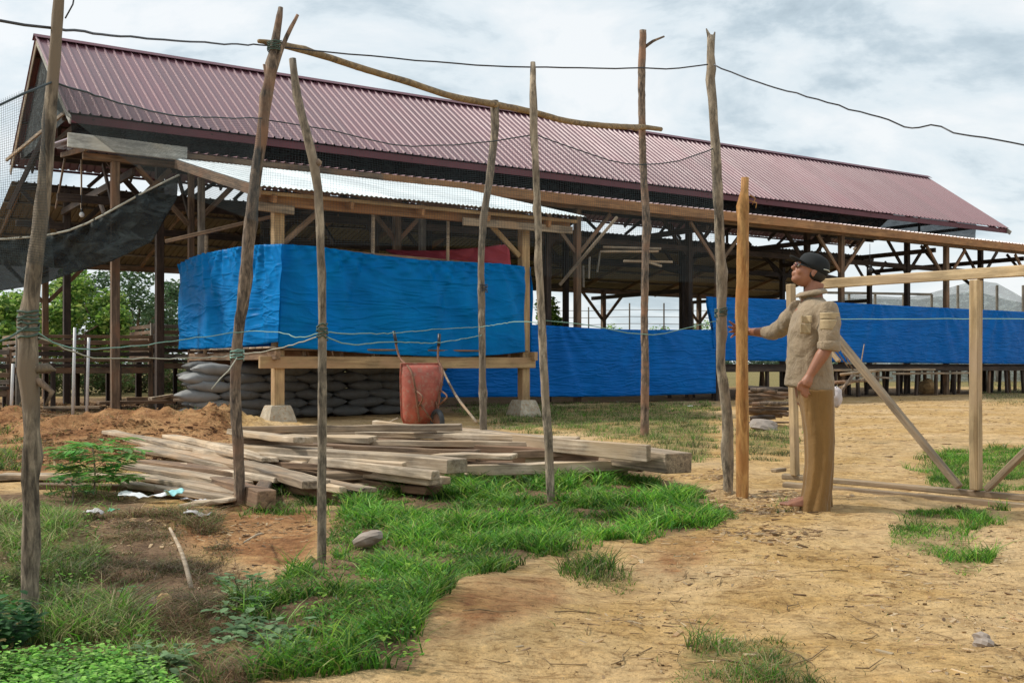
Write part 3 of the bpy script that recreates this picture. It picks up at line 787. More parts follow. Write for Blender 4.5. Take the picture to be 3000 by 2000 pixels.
# raised floor behind the right tarp
c = empty('raised_coop', W(28, 21.1, 1), 'dark raised timber floor on many legs beneath the right blue tarp', 'platform')
wbeam('floor_board', (20.7, 22.2, .95), (38.5, 22.2, .95), 2.1, .08, 'shed_dark', c)
wbeam('bearer', (20.7, 21.05, .84), (38.5, 21.05, .84), .08, .14, 'shed_dark', c)
wbeam('bearer', (20.7, 23.1, .84), (38.5, 23.1, .84), .08, .14, 'shed_dark', c)
for i in range(19):
    uu = 20.8 + i * .97
    for oo in (21.1, 22.2, 23.1):
        wbeam('leg', (uu + random.uniform(-.12, .12), oo, -.1), (uu, oo, .8), .09, .09, random.choice(('shed_dark', 'shed_dark', 'shed_wood')), c, up=W(1, 0, 0))
for a, b in (((1900, 850), (2148, 848)), ((1960, 862), (2050, 868)), ((2050, 858), (2240, 856))):
    beam('rail', P(*a, 30), P(*b, 33), .04, .06, 'plank_grey', c)
# boards and posts standing under it
# ================================================================ TARP HUT
hut = empty('tarp_hut', W(6.6, 16.75, 0), 'small raised hut wrapped in blue tarpaulin with white corrugated lean-to roof', 'hut')
U0, U1, O0, O1 = 6.60, 11.48, 16.75, 21.0
def hb(name, a, b, wd, h, m, **k): return wbeam(name, a, b, wd, h, m, hut, **k)
for uu, oo, zt in ((U0, O0, 3.55), (U1, O0, 3.60), (U0, O1 - .3, 4.6), (U1, O1 - .3, 4.6)):
    hb('post', (uu, oo, .28), (uu, oo, zt), .17 if oo < 17 else .12, .17 if oo < 17 else .12, 'beam_tan' if oo < 17 else 'shed_grey', up=W(1, 0, 0), seg=4)
    # concrete footing: truncated pyramid
    mb = MB(); ctr = W(uu, oo, 0); ctr.z = 0
    rings = []
    for z, s in ((-.1, .25), (.05, .235), (.22, .19), (.29, .165), (.30, .15)):
        rings.append([W(uu + sx * s, oo + sy * s, z + random.uniform(-.004, .004)) for sx, sy in ((-1, -1), (1, -1), (1, 1), (-1, 1))])
    mb.loft(rings); mb.build('footing', 'concrete', hut, smooth=False)
hb('floor_beam', (U0 - .35, O0 - .10, 1.0), (U1 + .18, O0 - .10, 1.0), .08, .20, 'beam_tan', seg=4)
hb('floor_beam', (U0 - .11, O0 - .3, 1.11), (U0 - .11, O1, 1.11), .08, .14, 'plank_brown')
hb('floor_beam', (U1 + .11, O0 - .25, 1.12), (U1 + .11, O1, 1.12), .08, .16, 'beam_tan')
hb('floor_beam', (U0, O1 - .4, 1.0), (U1, O1 - .4, 1.0), .08, .2, 'shed_wood')
for i in range(9):
    oo = O0 + .05 + i * .52
    hb('floor_board', (U0 + .02, oo, 1.215), (U1 - .02, oo, 1.215), .48, .035, 'shed_wood')
for i in range(7):
    uu = U0 + .45 + i * .68
    hb('joist', (uu, O0 - .03, 1.145), (uu, O1 - .1, 1.145), .07, .09, 'plank_brown')
for i in range(14):
    hb('edge_board', (U0 - .16, O0 - .2 + i * .32, 1.24), (U0 - .16, O0 + .1 + i * .32, 1.24), .12, .03, 'plank_grey') if i < 13 else None
# bamboo uprights carrying the tarp
def bpost(pts, r, m='plank_grey', name='upright'):
    mb = MB(); mb.tube(pts, r, 8, .08, .25); mb.build(name, m, hut)
HO = O0 - .20
for x, yt, yb, r in ((857, 485, 822, .035), (1029, 500, 832, .032), (649, 560, 800, .02)):
    bpost([Wp(O0 - .04, x, yt), Wp(O0 - .04, x - 1, (yt + yb) / 2), Wp(O0 - .04, x, yb)], r, 'plank_grey')
bpost([P(474, 540, 20.0), P(472, 815, 20.0)], .035, 'plank_grey')
beam('rail', W(U0, O0 - .02, 2.9), W(U1, O0 - .02, 2.78), .05, .06, 'plank_brown', hut)
# tarps of the hut
tp = [Wp(HO, 646, 560), Wp(HO, 730, 566), Wp(HO, 856, 584), Wp(HO, 960, 596), Wp(HO, 1080, 602), Wp(HO, 1150, 605), Wp(HO, 1206, 612)]
bt = [Wp(HO, 638, 796), Wp(HO, 730, 803), Wp(HO, 856, 812), Wp(HO, 960, 817), Wp(HO, 1080, 820), Wp(HO, 1150, 814), Wp(HO, 1206, 808)]
tarp_panel('front_tarp', tp, bt, 'tarp_blue', None, parent=hut, nu=180, nv=60, amp=.040, folds=6)
def Sp(x, y):  # side plane u = U0-.12
    k = (x * K - 1500) / F; uu = U0 - .2; D = uu / (CU * k + SU); return Vector((k * D, D, CAM_H + (1070 - y * K) * D / F))
tarp_panel('side_tarp', [Sp(412, 607), Sp(440, 592), Sp(474, 581), Sp(560, 566), Sp(646, 560)], [Sp(406, 802), Sp(440, 801), Sp(474, 801), Sp(560, 795), Sp(639, 785)],
           'tarp_blue', None, parent=hut, nu=120, nv=50, amp=.045, folds=5)
# back and right tarp walls so the hut holds from other sides
tarp_panel('back_tarp', [W(U0 - .1, O1 - .2, 2.9), W(U1 + .1, O1 - .2, 2.9)], [W(U0 - .1, O1 - .2, 1.25), W(U1 + .1, O1 - .2, 1.25)], 'tarp_blue', None, parent=hut, nu=50, nv=16)
tarp_panel('side_tarp', [W(U1 + .12, O0 - .1, 2.8), W(U1 + .12, O1 - .2, 2.85)], [W(U1 + .12, O0 - .1, 1.16), W(U1 + .12, O1 - .2, 1.2)], 'tarp_blue', None, parent=hut, nu=50, nv=16)
# roof
RU0, RU1 = 6.12, 12.55
lay_sheets('roof_sheet', hut, 'roof_white', RU0, RU1, (20.72, 4.90), (16.22, 3.76), 9, .022, .78, 'wave', .006)
for oo, zz_ in ((16.45, 3.70), (18.0, 4.09), (19.5, 4.47), (20.6, 4.75)):
    hb('purlin', (RU0 + .03, oo, zz_), (RU1 - .05, oo, zz_), .07, .06, 'beam_tan')
hb('eave_beam', (RU0 + .1, O0 - .12, 3.64), (RU1 - .1, O0 - .12, 3.66), .09, .22, 'beam_orange', seg=3)
hb('eave_board', (RU1 - 2.6, O0 - .30, 3.52), (RU1 - .15, O0 - .30, 3.53), .05, .14, 'plank_grey')
for i in range(5):
    uu = U0 - .2 + i * 1.35
    hb('rafter', (uu, 16.35, 3.60), (uu, 20.7, 4.71), .06, .12, 'beam_orange')
hb('barge_board', (RU0 - .02, 16.2, 3.66), (RU0 - .02, 20.7, 4.80), .035, .16, 'shed_wood')
hb('brace', (U0 + .1, O0, 2.95), (U0 + .75, O0, 3.55), .06, .09, 'plank_brown')
hb('brace', (U1 - .1, O0, 3.0), (U1 - .75, O0, 3.55), .06, .09, 'beam_tan')
hb('bracket', (U0 - .55, O0 - .2, 3.5), (U0 + .2, O0 - .2, 3.47), .06, .14, 'plank_grey')
# red sheet above the hut wall
tarp_panel('red_tarp', [Wp(19.2, 888, 573), Wp(19.2, 1000, 576), Wp(19.2, 1120, 566), Wp(19.2, 1168, 560)], [Wp(19.2, 888, 577), Wp(19.2, 1000, 625), Wp(19.2, 1120, 625), Wp(19.2, 1175, 612)], 'tarp_red',
           'rose red plastic sheet showing above the blue tarp of the hut', 'sheet', nu=40, nv=10)
# dark shade cloth on the left
tarp_panel('shade_cloth', [P(-40, 552, 19.6), P(0, 548, 19.6), P(110, 540, 19.7), P(200, 513, 19.8), P(255, 482, 19.9), P(330, 442, 20), P(410, 405, 20.2)],
           [P(-40, 668, 19.6), P(0, 668, 19.6), P(90, 655, 19.7), P(170, 626, 19.8), P(255, 602, 19.9), P(350, 555, 20), P(405, 460, 20.2)], 'shade_cloth',
           'black shade cloth sagging across the open left end of the shed', 'shade cloth', nu=70, nv=22, amp=.10, folds=4, thick=.002)
mb = MB(); mb.tube([P(-40, 552, 19.55), P(110, 540, 19.65), P(200, 513, 19.75), P(330, 442, 19.9), P(412, 402, 20.1)], .02, 6, .1, .3); tag(mb.build('edge_rope', 'rope_tan'), 'pale rope along the top edge of the black shade cloth', 'rope')

# ================================================================ sacks under the hut
def sack_mesh(sm='sack'):
    mb = MB(); n = 14; rings = []
    for j in range(9):
        t = -1 + 2 * j / 8; wv = (1 - abs(t) ** 3.2); ww = .22 * (.62 + .38 * wv); hh = .015 + .095 * wv
        ring = []
        for k in range(n):
            a = 2 * math.pi * k / n
            ring.append(Vector((t * random.uniform(.37, .39), ww * (1 + random.uniform(-.08, .08)) * math.copysign(abs(math.cos(a)) ** .7, math.cos(a)), hh * math.copysign(abs(math.sin(a)) ** .8, math.sin(a)) + random.uniform(-.008, .008))))
        rings.append(ring)
    mb.loft(rings)
    me = bpy.data.meshes.new('sack'); me.from_pydata(mb.v, [], mb.f); me.update()
    me.polygons.foreach_set('use_smooth', [True] * len(me.polygons)); me.materials.append(MAT[sm])
    return me
SM = [sack_mesh() for _ in range(6)]; SW = [sack_mesh('sack_white') for _ in range(3)]
def sack(u, o, z, rz, lab, grp):
    SMs = SW if 'white sack' in lab else SM
    R = Matrix.Rotation(AU + rz, 4, 'Z') @ Matrix.Rotation(random.uniform(-.08, .08), 4, 'X') @ Matrix.Rotation(random.uniform(-.06, .06), 4, 'Y')
    ob = link('filled_sack', random.choice(SMs), None, None, Matrix.Translation(W(u, o, z)) @ R); tag(ob, lab, 'sack', grp)
for l in range(6):
    for i in range(7):
        u = 5.92 + .22 * (l % 2) + i * .71 + random.uniform(-.07, .07)
        end = i == 0
        lab = ('white sack at the open left end of the stack, layer %s' % ('at the ground', 'second up', 'third up', 'fourth up', 'fifth up', 'on top')[l]) if end else 'dusty grey sack darkened for the shade under the hut, %s layer, %s from the white left end' % (('ground', 'second', 'third', 'fourth', 'fifth', 'top')[l], ('', 'first', 'second', 'third', 'fourth', 'fifth', 'sixth')[i])
        sack(u, 18.6 + random.uniform(-.06, .06), .11 + l * .152, random.uniform(-.2, .2), lab, 'sacks stacked under the hut')
for l in range(6):  # back row added as dark backing, so nothing bright shows behind the stack
    for i in range(6):
        sack(6.1 + .1 * (l % 2) + i * .82, 19.25, .11 + l * .16, random.uniform(-.1, .1), 'sack added in the back row as dark backing, mostly hidden behind the front stack', 'sacks stacked in the back row under the hut')

# ================================================================ wheelbarrow leaning on the hut
wb = empty('wheelbarrow', P(983, 963, 16.2), 'rusty red wheelbarrow standing upright on its nose against the hut', 'wheelbarrow')
def wbP(x, y, d): return P(x, y, d)
D0 = 16.15
rings = []
# tray: shell seen from below/behind, open side turned to the left-back
prof = [(-1, .0), (-.92, .5), (-.75, .85), (-.4, 1), (0, 1.02), (.4, 1), (.75, .85), (.92, .5), (1, .0)]
mb = MB(); rows = []
for t, hw, dep, zc in ((0, .10, .05, .03), (.06, .22, .16, .06), (.2, .28, .24, .2), (.5, .31, .27, .5), (.8, .33, .22, .8), (.93, .33, .12, .93), (1, .33, .02, .99)):
    rows.append([Vector((px_ * hw + 0.0, -dep * pd, zc)) for px_, pd in prof])
Rz = Matrix.Rotation(.55, 3, 'Z') @ Matrix.Rotation(.10, 3, 'X')
base = P(960, 963, D0); base.z = ghf(base.x, base.y) + .0
for r in rows: r[:] = [base + Rz @ p for p in r]
mb.grid(rows); o = mb.build('tray', 'barrow_red', wb, fix=False); sm = o.modifiers.new('t', 'SOLIDIFY'); sm.thickness = .012
# rim
mb = MB(); rim = [r[0] for r in rows] + [rows[-1][k] for k in range(1, 9)] + [r[-1] for r in rows[::-1]][1:]
mb.tube(rim, .013, 7); mb.build('rim', 'barrow_red', wb)
for sx, (hx, hy) in ((-1, (905, 764)), (1, (1009, 770))):
    a = base + Rz @ Vector((sx * .12, -.27, .15)); b = base + Rz @ Vector((sx * .25, -.24, .85)); c_ = P(hx + (12 if sx < 0 else -3), hy + 55, D0 + .05); d_ = P(hx, hy, D0 + .1)
    mb = MB(); mb.tube([a, b, c_, d_], .017, 8, 0, .1); h = mb.build('handle', 'rust', wb)
    mb = MB(); mb.tube([d_.lerp(c_, .45), d_ + (d_ - c_) * .06], .024, 8); mb.build('grip', 'black_plastic', h)
    mb = MB(); l0 = base + Rz @ Vector((sx * .2, -.27, .62)); l1 = base + Rz @ Vector((sx * .2, -.50, .55)); l2 = base + Rz @ Vector((sx * .15, -.28, .38))
    mb.tube([l0, l1, l2], .013, 7, 0, .05); mb.build('leg', 'rust', wb)
wc = base + Rz @ Vector((.10, -.42, .17))
def wheel(c, R_, rt, axis, parent):
    t1 = axis.cross(Vector((0, 0, 1))).normalized(); t2 = axis.cross(t1)
    mb = MB(); n, m_ = 24, 8
    for i in range(n):
        a = 2 * math.pi * i / n; q = c + (t1 * math.cos(a) + t2 * math.sin(a)) * R_; e_ = (t1 * math.cos(a) + t2 * math.sin(a))
        for k in range(m_):
            b = 2 * math.pi * k / m_; mb.v.append(q + (e_ * math.cos(b) + axis * math.sin(b)) * rt)
    for i in range(n):
        for k in range(m_):
            mb.f.append((i * m_ + k, i * m_ + (k + 1) % m_, ((i + 1) % n) * m_ + (k + 1) % m_, ((i + 1) % n) * m_ + k))
    w_ = mb.build('tyre', 'rubber', parent)
    mb = MB(); mb.tube([c - axis * .035, c - axis * .01, c + axis * .01, c + axis * .035], [R_ * .25, R_ * .86, R_ * .86, R_ * .25], 16); mb.build('rim', 'rust', w_)
wheel(wc, .155, .038, (Rz @ Vector((1, 0, 0))).normalized(), wb)
mb = MB()
for sx in (-1, 1): mb.tube([wc + Rz @ Vector((sx * .07, 0, 0)), base + Rz @ Vector((sx * .14, -.27, .45))], .014, 7)
mb.build('fork', 'rust', wb)

# ================================================================ FENCE POLES
def pole(pts, D, radii, m, label, group=None, branches=(), knots=6, base_at=None, rough=.10, Dtop=None, nm='fence_pole'):
    w_ = [P(x, y, D if Dtop is None else D + (Dtop - D) * (1 - i / (len(pts) - 1))) for i, (x, y) in enumerate(pts)]
    b = w_[-1]; g = ghf(b.x, b.y); w_[-1] = Vector((b.x, b.y, g - .12))
    t = empty(nm, (b.x, b.y, g), label, 'wooden pole', group)
    mb = MB(); mb.tube(w_, radii, 14, rough, .07, knots=knots); mb.build('stem', m, t)
    for br, r, bm_ in branches:
        mb = MB(); mb.tube([P(x, y, D) for x, y in br], r, 9, .08, .05, knots=1); mb.build('branch', bm_ or m, t)
    return t
FG = 'rough fence poles stuck in the ground'
pole([(138,-60),(135,0),(122,180),(110,330),(96,480),(78,620),(68,740),(64,850),(72,950),(71,1100),(72,1250),(68,1380),(62,1440)], 3.92,
     [.018,.019,.021,.023,.026,.027,.029,.036,.028,.028,.031,.030,.032], 'bark', 'tall knotty pole nearest the camera at the left, net tied around it', FG,
     [([(64,850),(110,845),(128,850)], [.02,.014,.004], None), ([(62,860),(95,880),(120,900),(105,930)], [.018,.014,.010,.004], 'bark_dark')], 10)
pole([(645,17),(632,100),(617,200),(598,330),(578,480),(568,580),(560,680),(548,760),(541,850),(542,950),(548,1050),(552,1165)], 7.2,
     [.016,.030,.036,.036,.038,.040,.042,.034,.034,.036,.036,.038], 'bark_dark', 'dark leaning pole with forked top carrying the left end of the cross rail', FG,
     [([(684,34),(650,105),(622,190)], [.010,.017,.020], None), ([(606,148),(612,180),(614,200)], [.007,.010,.012], None)], 9)
pole([(672,135),(682,220),(705,310),(722,380),(731,440),(736,560),(740,700),(740,850),(740,1000),(738,1280)], 5.3,
     [.017,.021,.021,.024,.022,.020,.019,.021,.022,.023], 'bark', 'thin grey pole bent at its upper knot, standing right of the forked pole', FG, knots=4,
     branches=[([(722,382),(732,372),(736,368)], [.020,.018,.012], 'bark_dark')])
pole([(1135,232),(1137,290),(1128,380),(1112,500),(1105,600),(1106,700),(1108,850),(1110,950),(1109,1055)], 10.6,
     [.045,.040,.036,.034,.033,.034,.034,.036,.038], 'bark', 'shorter grey pole propping the middle of the cross rail above the planks', FG, knots=7)
pole([(1224,143),(1225,250),(1230,380),(1235,480),(1238,600),(1245,750),(1252,900),(1260,1030),(1268,1162)], 7.25,
     [.017,.026,.023,.023,.023,.027,.028,.027,.029], 'bark', 'slim straight pole rising from the grass, its pointed top above the cross rail', FG, knots=5)
pole([(1477,70),(1474,180),(1475,300),(1478,400),(1484,500),(1482,620),(1480,750),(1482,850),(1480,1000)], 14.4,
     [.045,.050,.048,.048,.052,.050,.048,.052,.058], 'bark_dark', 'reddish brown pole with a small side twig at its top, holding the cross rail end', FG,
     [([(1482,108),(1500,95),(1526,84)], [.022,.018,.012], None)], 5)
pole([(1633,82),(1632,160),(1640,280),(1646,380),(1650,480),(1655,600),(1657,720),(1655,830),(1664,900),(1672,1000),(1672,1135)], 7.9,
     [.028,.028,.032,.038,.036,.033,.036,.033,.038,.040,.036], 'bark', 'thick rough bark post with split top right beside the peeled yellow post', FG,
     [([(1622,66),(1630,86)], [.004,.018], None), ([(1642,74),(1638,92)], [.005,.015], None)], 10)
# peeled post
pole([(1711,408),(1710,440),(1706,474),(1707,484),(1706,600),(1704,800),(1705,950),(1705,1143)], 7.67,
     [.027,.029,.047,.040,.044,.042,.046,.044], 'peeled', 'freshly peeled orange post the man reaches for, shorter than its neighbours', None,
     [([(1722,448),(1735,456),(1728,470)], [.005,.004,.003], None), ([(1718,460),(1738,466),(1736,478)], [.005,.004,.003], None)], 5, rough=.05, nm='peeled_post')
# cross rail
rail_pts = [(595,95,7.15),(650,104,7.5),(740,128,8.0),(840,160,8.6),(940,190,9.2),(1040,222,9.9),(1135,240,10.55),(1225,258,11.4),(1300,278,12.1),(1380,288,12.9),(1450,292,13.8),(1475,292,14.3),(1518,297,14.9)]
mb = MB(); mb.tube([P(*q) for q in rail_pts], [.014,.024,.025,.027,.027,.030,.033,.033,.033,.034,.035,.036,.03], 12, .06, .1, knots=6)
tag(mb.build('cross_rail', 'bark_tan'), 'long bent tan branch laid across the pole tops as a rail', 'rail')
# lashings
def lash(x, y, D, r, m, lab, turns=5, hgt=.07):
    c = P(x, y, D); mb = MB(); pts = []
    for i in range(turns * 10 + 1):
        a = 2 * math.pi * i / 10; pts.append(c + Vector((math.cos(a) * r * random.uniform(.98, 1.12), math.sin(a) * r * random.uniform(.98, 1.12), hgt * (i / (turns * 10) - .5) + random.uniform(-.008, .008))))
    mb.tube(pts, .004, 5); tag(mb.build('lashing', m), lab, 'rope')
lash(630, 108, 7.2, .045, 'rope_dark', 'dark tie at the crossing of forked pole and rail')
lash(1110, 662, 10.6, .040, 'wire', 'dark tie around the middle of the rail prop pole')
lash(1656, 718, 7.9, .044, 'rope_dark', 'green cord knotted around the thick bark post')
lash(66, 745, 3.92, .036, 'rope_dark', 'dark green cord knotted around the nearest left pole', 7, .10)
lash(740, 762, 5.3, .025, 'rope_dark', 'green cord tied around the thin grey pole')
lash(545, 815, 7.2, .044, 'rope', 'pale green cord tied around the dark forked pole')

# ================================================================ WIRES, CORDS, NET
def cord(name, pts, r, m, lab, cat, step=.12, wob=.004):
    mb = MB(); w_ = [P(*q) for q in pts]; rp = [p + Vector((random.uniform(-wob, wob), 0, random.uniform(-wob, wob))) for p, t in resample(w_, step)]
    mb.tube(rp, r, 5); return tag(mb.build(name, m), lab, cat)
cord('fence_wire', [(-60,40,3.6),(0,47,3.7),(130,65,3.95),(300,85,4.9),(500,100,6.2),(625,106,7.27),(800,125,7.3),(1000,142,7.32),(1130,152,7.33),(1224,155,7.3),(1475,157,7.7),(1560,157,7.8),(1626,148,7.86)], .0055, 'wire', 'dark wire strung along the pole tops from the left edge to the thick post', 'wire')
cord('fence_wire', [(1640,150,7.86),(1680,166,7.8),(1720,183,7.7),(1780,200,7.6),(1830,215,7.5),(1880,228,7.4),(1950,250,7.3),(2000,262,7.2),(2040,276,7.15),(2075,290,7.1),(2110,293,7.0),(2140,286,7.0),(2160,292,7.0),(2190,304,6.9),(2260,316,6.8),(2352,332,6.7),(2420,342,6.6)], .0055, 'wire', 'kinked dark wire running down from the thick post to the right edge', 'wire', .06, .006)
cord('loose_wire', [(172,-20,3.92),(166,10,3.92),(150,42,3.92)], .003, 'wire', 'short loose wire end at the top of the nearest left pole', 'wire')
cord('thin_string', [(1885,733,9.2),(2100,733,8.6),(2243,732,8.2),(2352,733,7.9),(2420,734,7.7)], .0032, 'rope', 'pale green string running across the right blue tarp behind the gate', 'string')
cord('green_cord', [(1657,735,7.9),(1560,757,7.7),(1500,770,7.5),(1440,765,7.4),(1340,745,7.3),(1242,735,7.25)], .0032, 'rope', 'pale cord sagging between thick post and slim pole before the low tarp', 'cord')
cord('green_cord', [(1250,742,7.25),(1180,740,7.9),(1106,750,10.5),(1000,756,9.0),(900,765,7.4),(800,765,6),(740,762,5.3)], .0032, 'rope', 'pale green cord crossing the front of the hut at mid height', 'cord')
cord('green_cord', [(740,762,5.32),(690,775,5.9),(640,764,6.5),(560,762,7.15),(450,775,6.2),(300,795,5.2),(160,800,4.3),(66,748,3.93)], .0030, 'rope', 'green cord sagging from the thin pole back to the nearest left pole', 'cord')
cord('green_cord', [(66,765,3.9),(130,792,4.3),(215,822,4.8),(330,823,5.4),(450,822,6.2),(545,815,7.2),(640,800,6.4),(740,770,5.3)], .0035, 'rope_tan', 'pale cord dipping below the green one between left pole and forked pole', 'cord')
cord('green_cord', [(66,750,3.9),(20,775,3.7),(-50,800,3.5)], .004, 'rope_dark', 'dark green cord leaving the nearest pole towards the left edge', 'cord')
cord('green_cord', [(740,770,5.3),(800,790,5.9),(900,786,6.8),(1010,786,8.6),(1106,770,10.5)], .0035, 'rope', 'second lower green cord before the blue hut tarp', 'cord')
cord('hanging_string', [(545,820,7.15),(525,850,7.1),(505,870,7.05),(487,895,7.0)], .004, 'rope_tan', 'frayed string hanging from the forked pole in front of the sacks', 'string')

def net(name, tops, zbot, lab, cell=.016, r=.0006):
    """real knotted strands: tops = list of points on the upper edge; the net hangs down to z = zbot"""
    top = [p for p, t in resample([P(*q) for q in tops], cell)]
    n = len(top); V = []; T = []
    def strand(pts, rr):
        b = len(V)
        for p in pts:
            V.extend([(p[0], p[1] - rr, p[2] - rr), (p[0] + rr, p[1], p[2] + rr * .7), (p[0] - rr, p[1] + rr, p[2] + rr)])
        for i in range(len(pts) - 1):
            for k in range(3):
                a = b + i * 3 + k; c_ = b + i * 3 + (k + 1) % 3
                T.append((a, c_, c_ + 3)); T.append((a, c_ + 3, a + 3))
    zt = max(p.z for p in top); nrow = int((zt - zbot) / cell) + 1
    nv_ = 12
    def pt(i, v):
        t = top[i]; z = t.z + (zbot - t.z) * v
        off = .05 * float(fbm(np.array([t.x * 1.3 + 5]), np.array([z * 1.1]), 3)[0])
        return (t.x + off * .6, t.y + off, z)
    for i in range(n): strand([pt(i, j / nv_) for j in range(nv_ + 1)], r)
    for j in range(1, nrow): strand([pt(i, j / nrow) for i in range(0, n, 3)], r)
    o = link(name, np_mesh(name, V, T), 'net'); tag(o, lab, 'net', 'fine netting hung between the poles')
    c = cord('net_edge_rope', tops, .0042, 'net', lab.replace('fine ', 'edge rope of the '), 'rope')
net('bird_net', [(1650,335,7.9),(1560,370,7.75),(1475,378,7.6),(1400,370,7.5),(1300,335,7.35),(1226,309,7.25)], 1.55, 'fine dark net hung between the slim pole and the thick bark post')
net('bird_net', [(1222,309,7.25),(1135,325,7.25),(1000,335,7.24),(900,333,7.23),(760,300,7.22),(605,274,7.2)], 1.75, 'fine dark net hung between the forked pole and the slim pole', .017)
net('bird_net', [(600,272,7.15),(430,268,6.0),(300,245,5.0),(200,213,4.3),(128,190,3.95)], 1.9, 'fine dark net hung between the nearest left pole and the forked pole', .014)
net('bird_net', [(118,192,3.9),(60,215,3.7),(0,240,3.6),(-60,262,3.5)], 1.3, 'fine green net leaving the nearest pole towards the left edge', .010)

# ================================================================ GATE
gt = empty('wooden_gate', P(2243, 1148, 7.54), 'large timber gate frame with crossing braces at the right, standing open behind the man', 'gate')
GA = Vector((2.27, 8.6, 0)); GB = Vector((3.26, 7.54, 0)); gd = (GB - GA); gd2 = gd.normalized()
gn = Vector((gd2.y, -gd2.x, 0))    # towards camera side
if gn.y > 0: gn = -gn
def gp(s, z, off=0): p = GA + gd * s + gn * off; return Vector((p.x, p.y, z))
beam('top_bar', gp(.10, 1.587), gp(2.05, 1.60), .05, .075, 'gate_wood', gt, seg=5, jit=.004)
beam('bottom_bar', gp(-.08, .055), gp(2.05, .05), .05, .04, 'gate_old', gt, seg=4)
beam('bottom_bar', gp(.0, .012, .17), gp(2.05, .012, .14), .06, .04, 'gate_old', gt, seg=4)
beam('stile', gp(.0, .07, .01), gp(-.03, 1.60, .01), .065, .055, 'gate_wood', gt, up=gd2)
beam('stile', gp(1.0, .08, .015), gp(1.0, 1.55, .015), .085, .06, 'gate_wood', gt, up=gd2, seg=4)
beam('stile', gp(2.02, .08, .01), gp(2.02, 1.58, .01), .07, .055, 'gate_old', gt, up=gd2)
beam('brace', gp(.06, 1.50, .045), gp(.93, .09, .045), .045, .072, 'gate_old', gt, up=gn, seg=3)
beam('brace', gp(.10, 1.30, .09), gp(.30, .98, .09), .03, .045, 'gate_wood', gt, up=gn)
beam('brace', gp(1.06, .09, .045), gp(1.96, 1.50, .045), .045, .072, 'gate_old', gt, up=gn, seg=3)
beam('stop_block', gp(-.12, .10, .05), gp(-.12, .10, -.10), .06, .03, 'gate_old', gt)
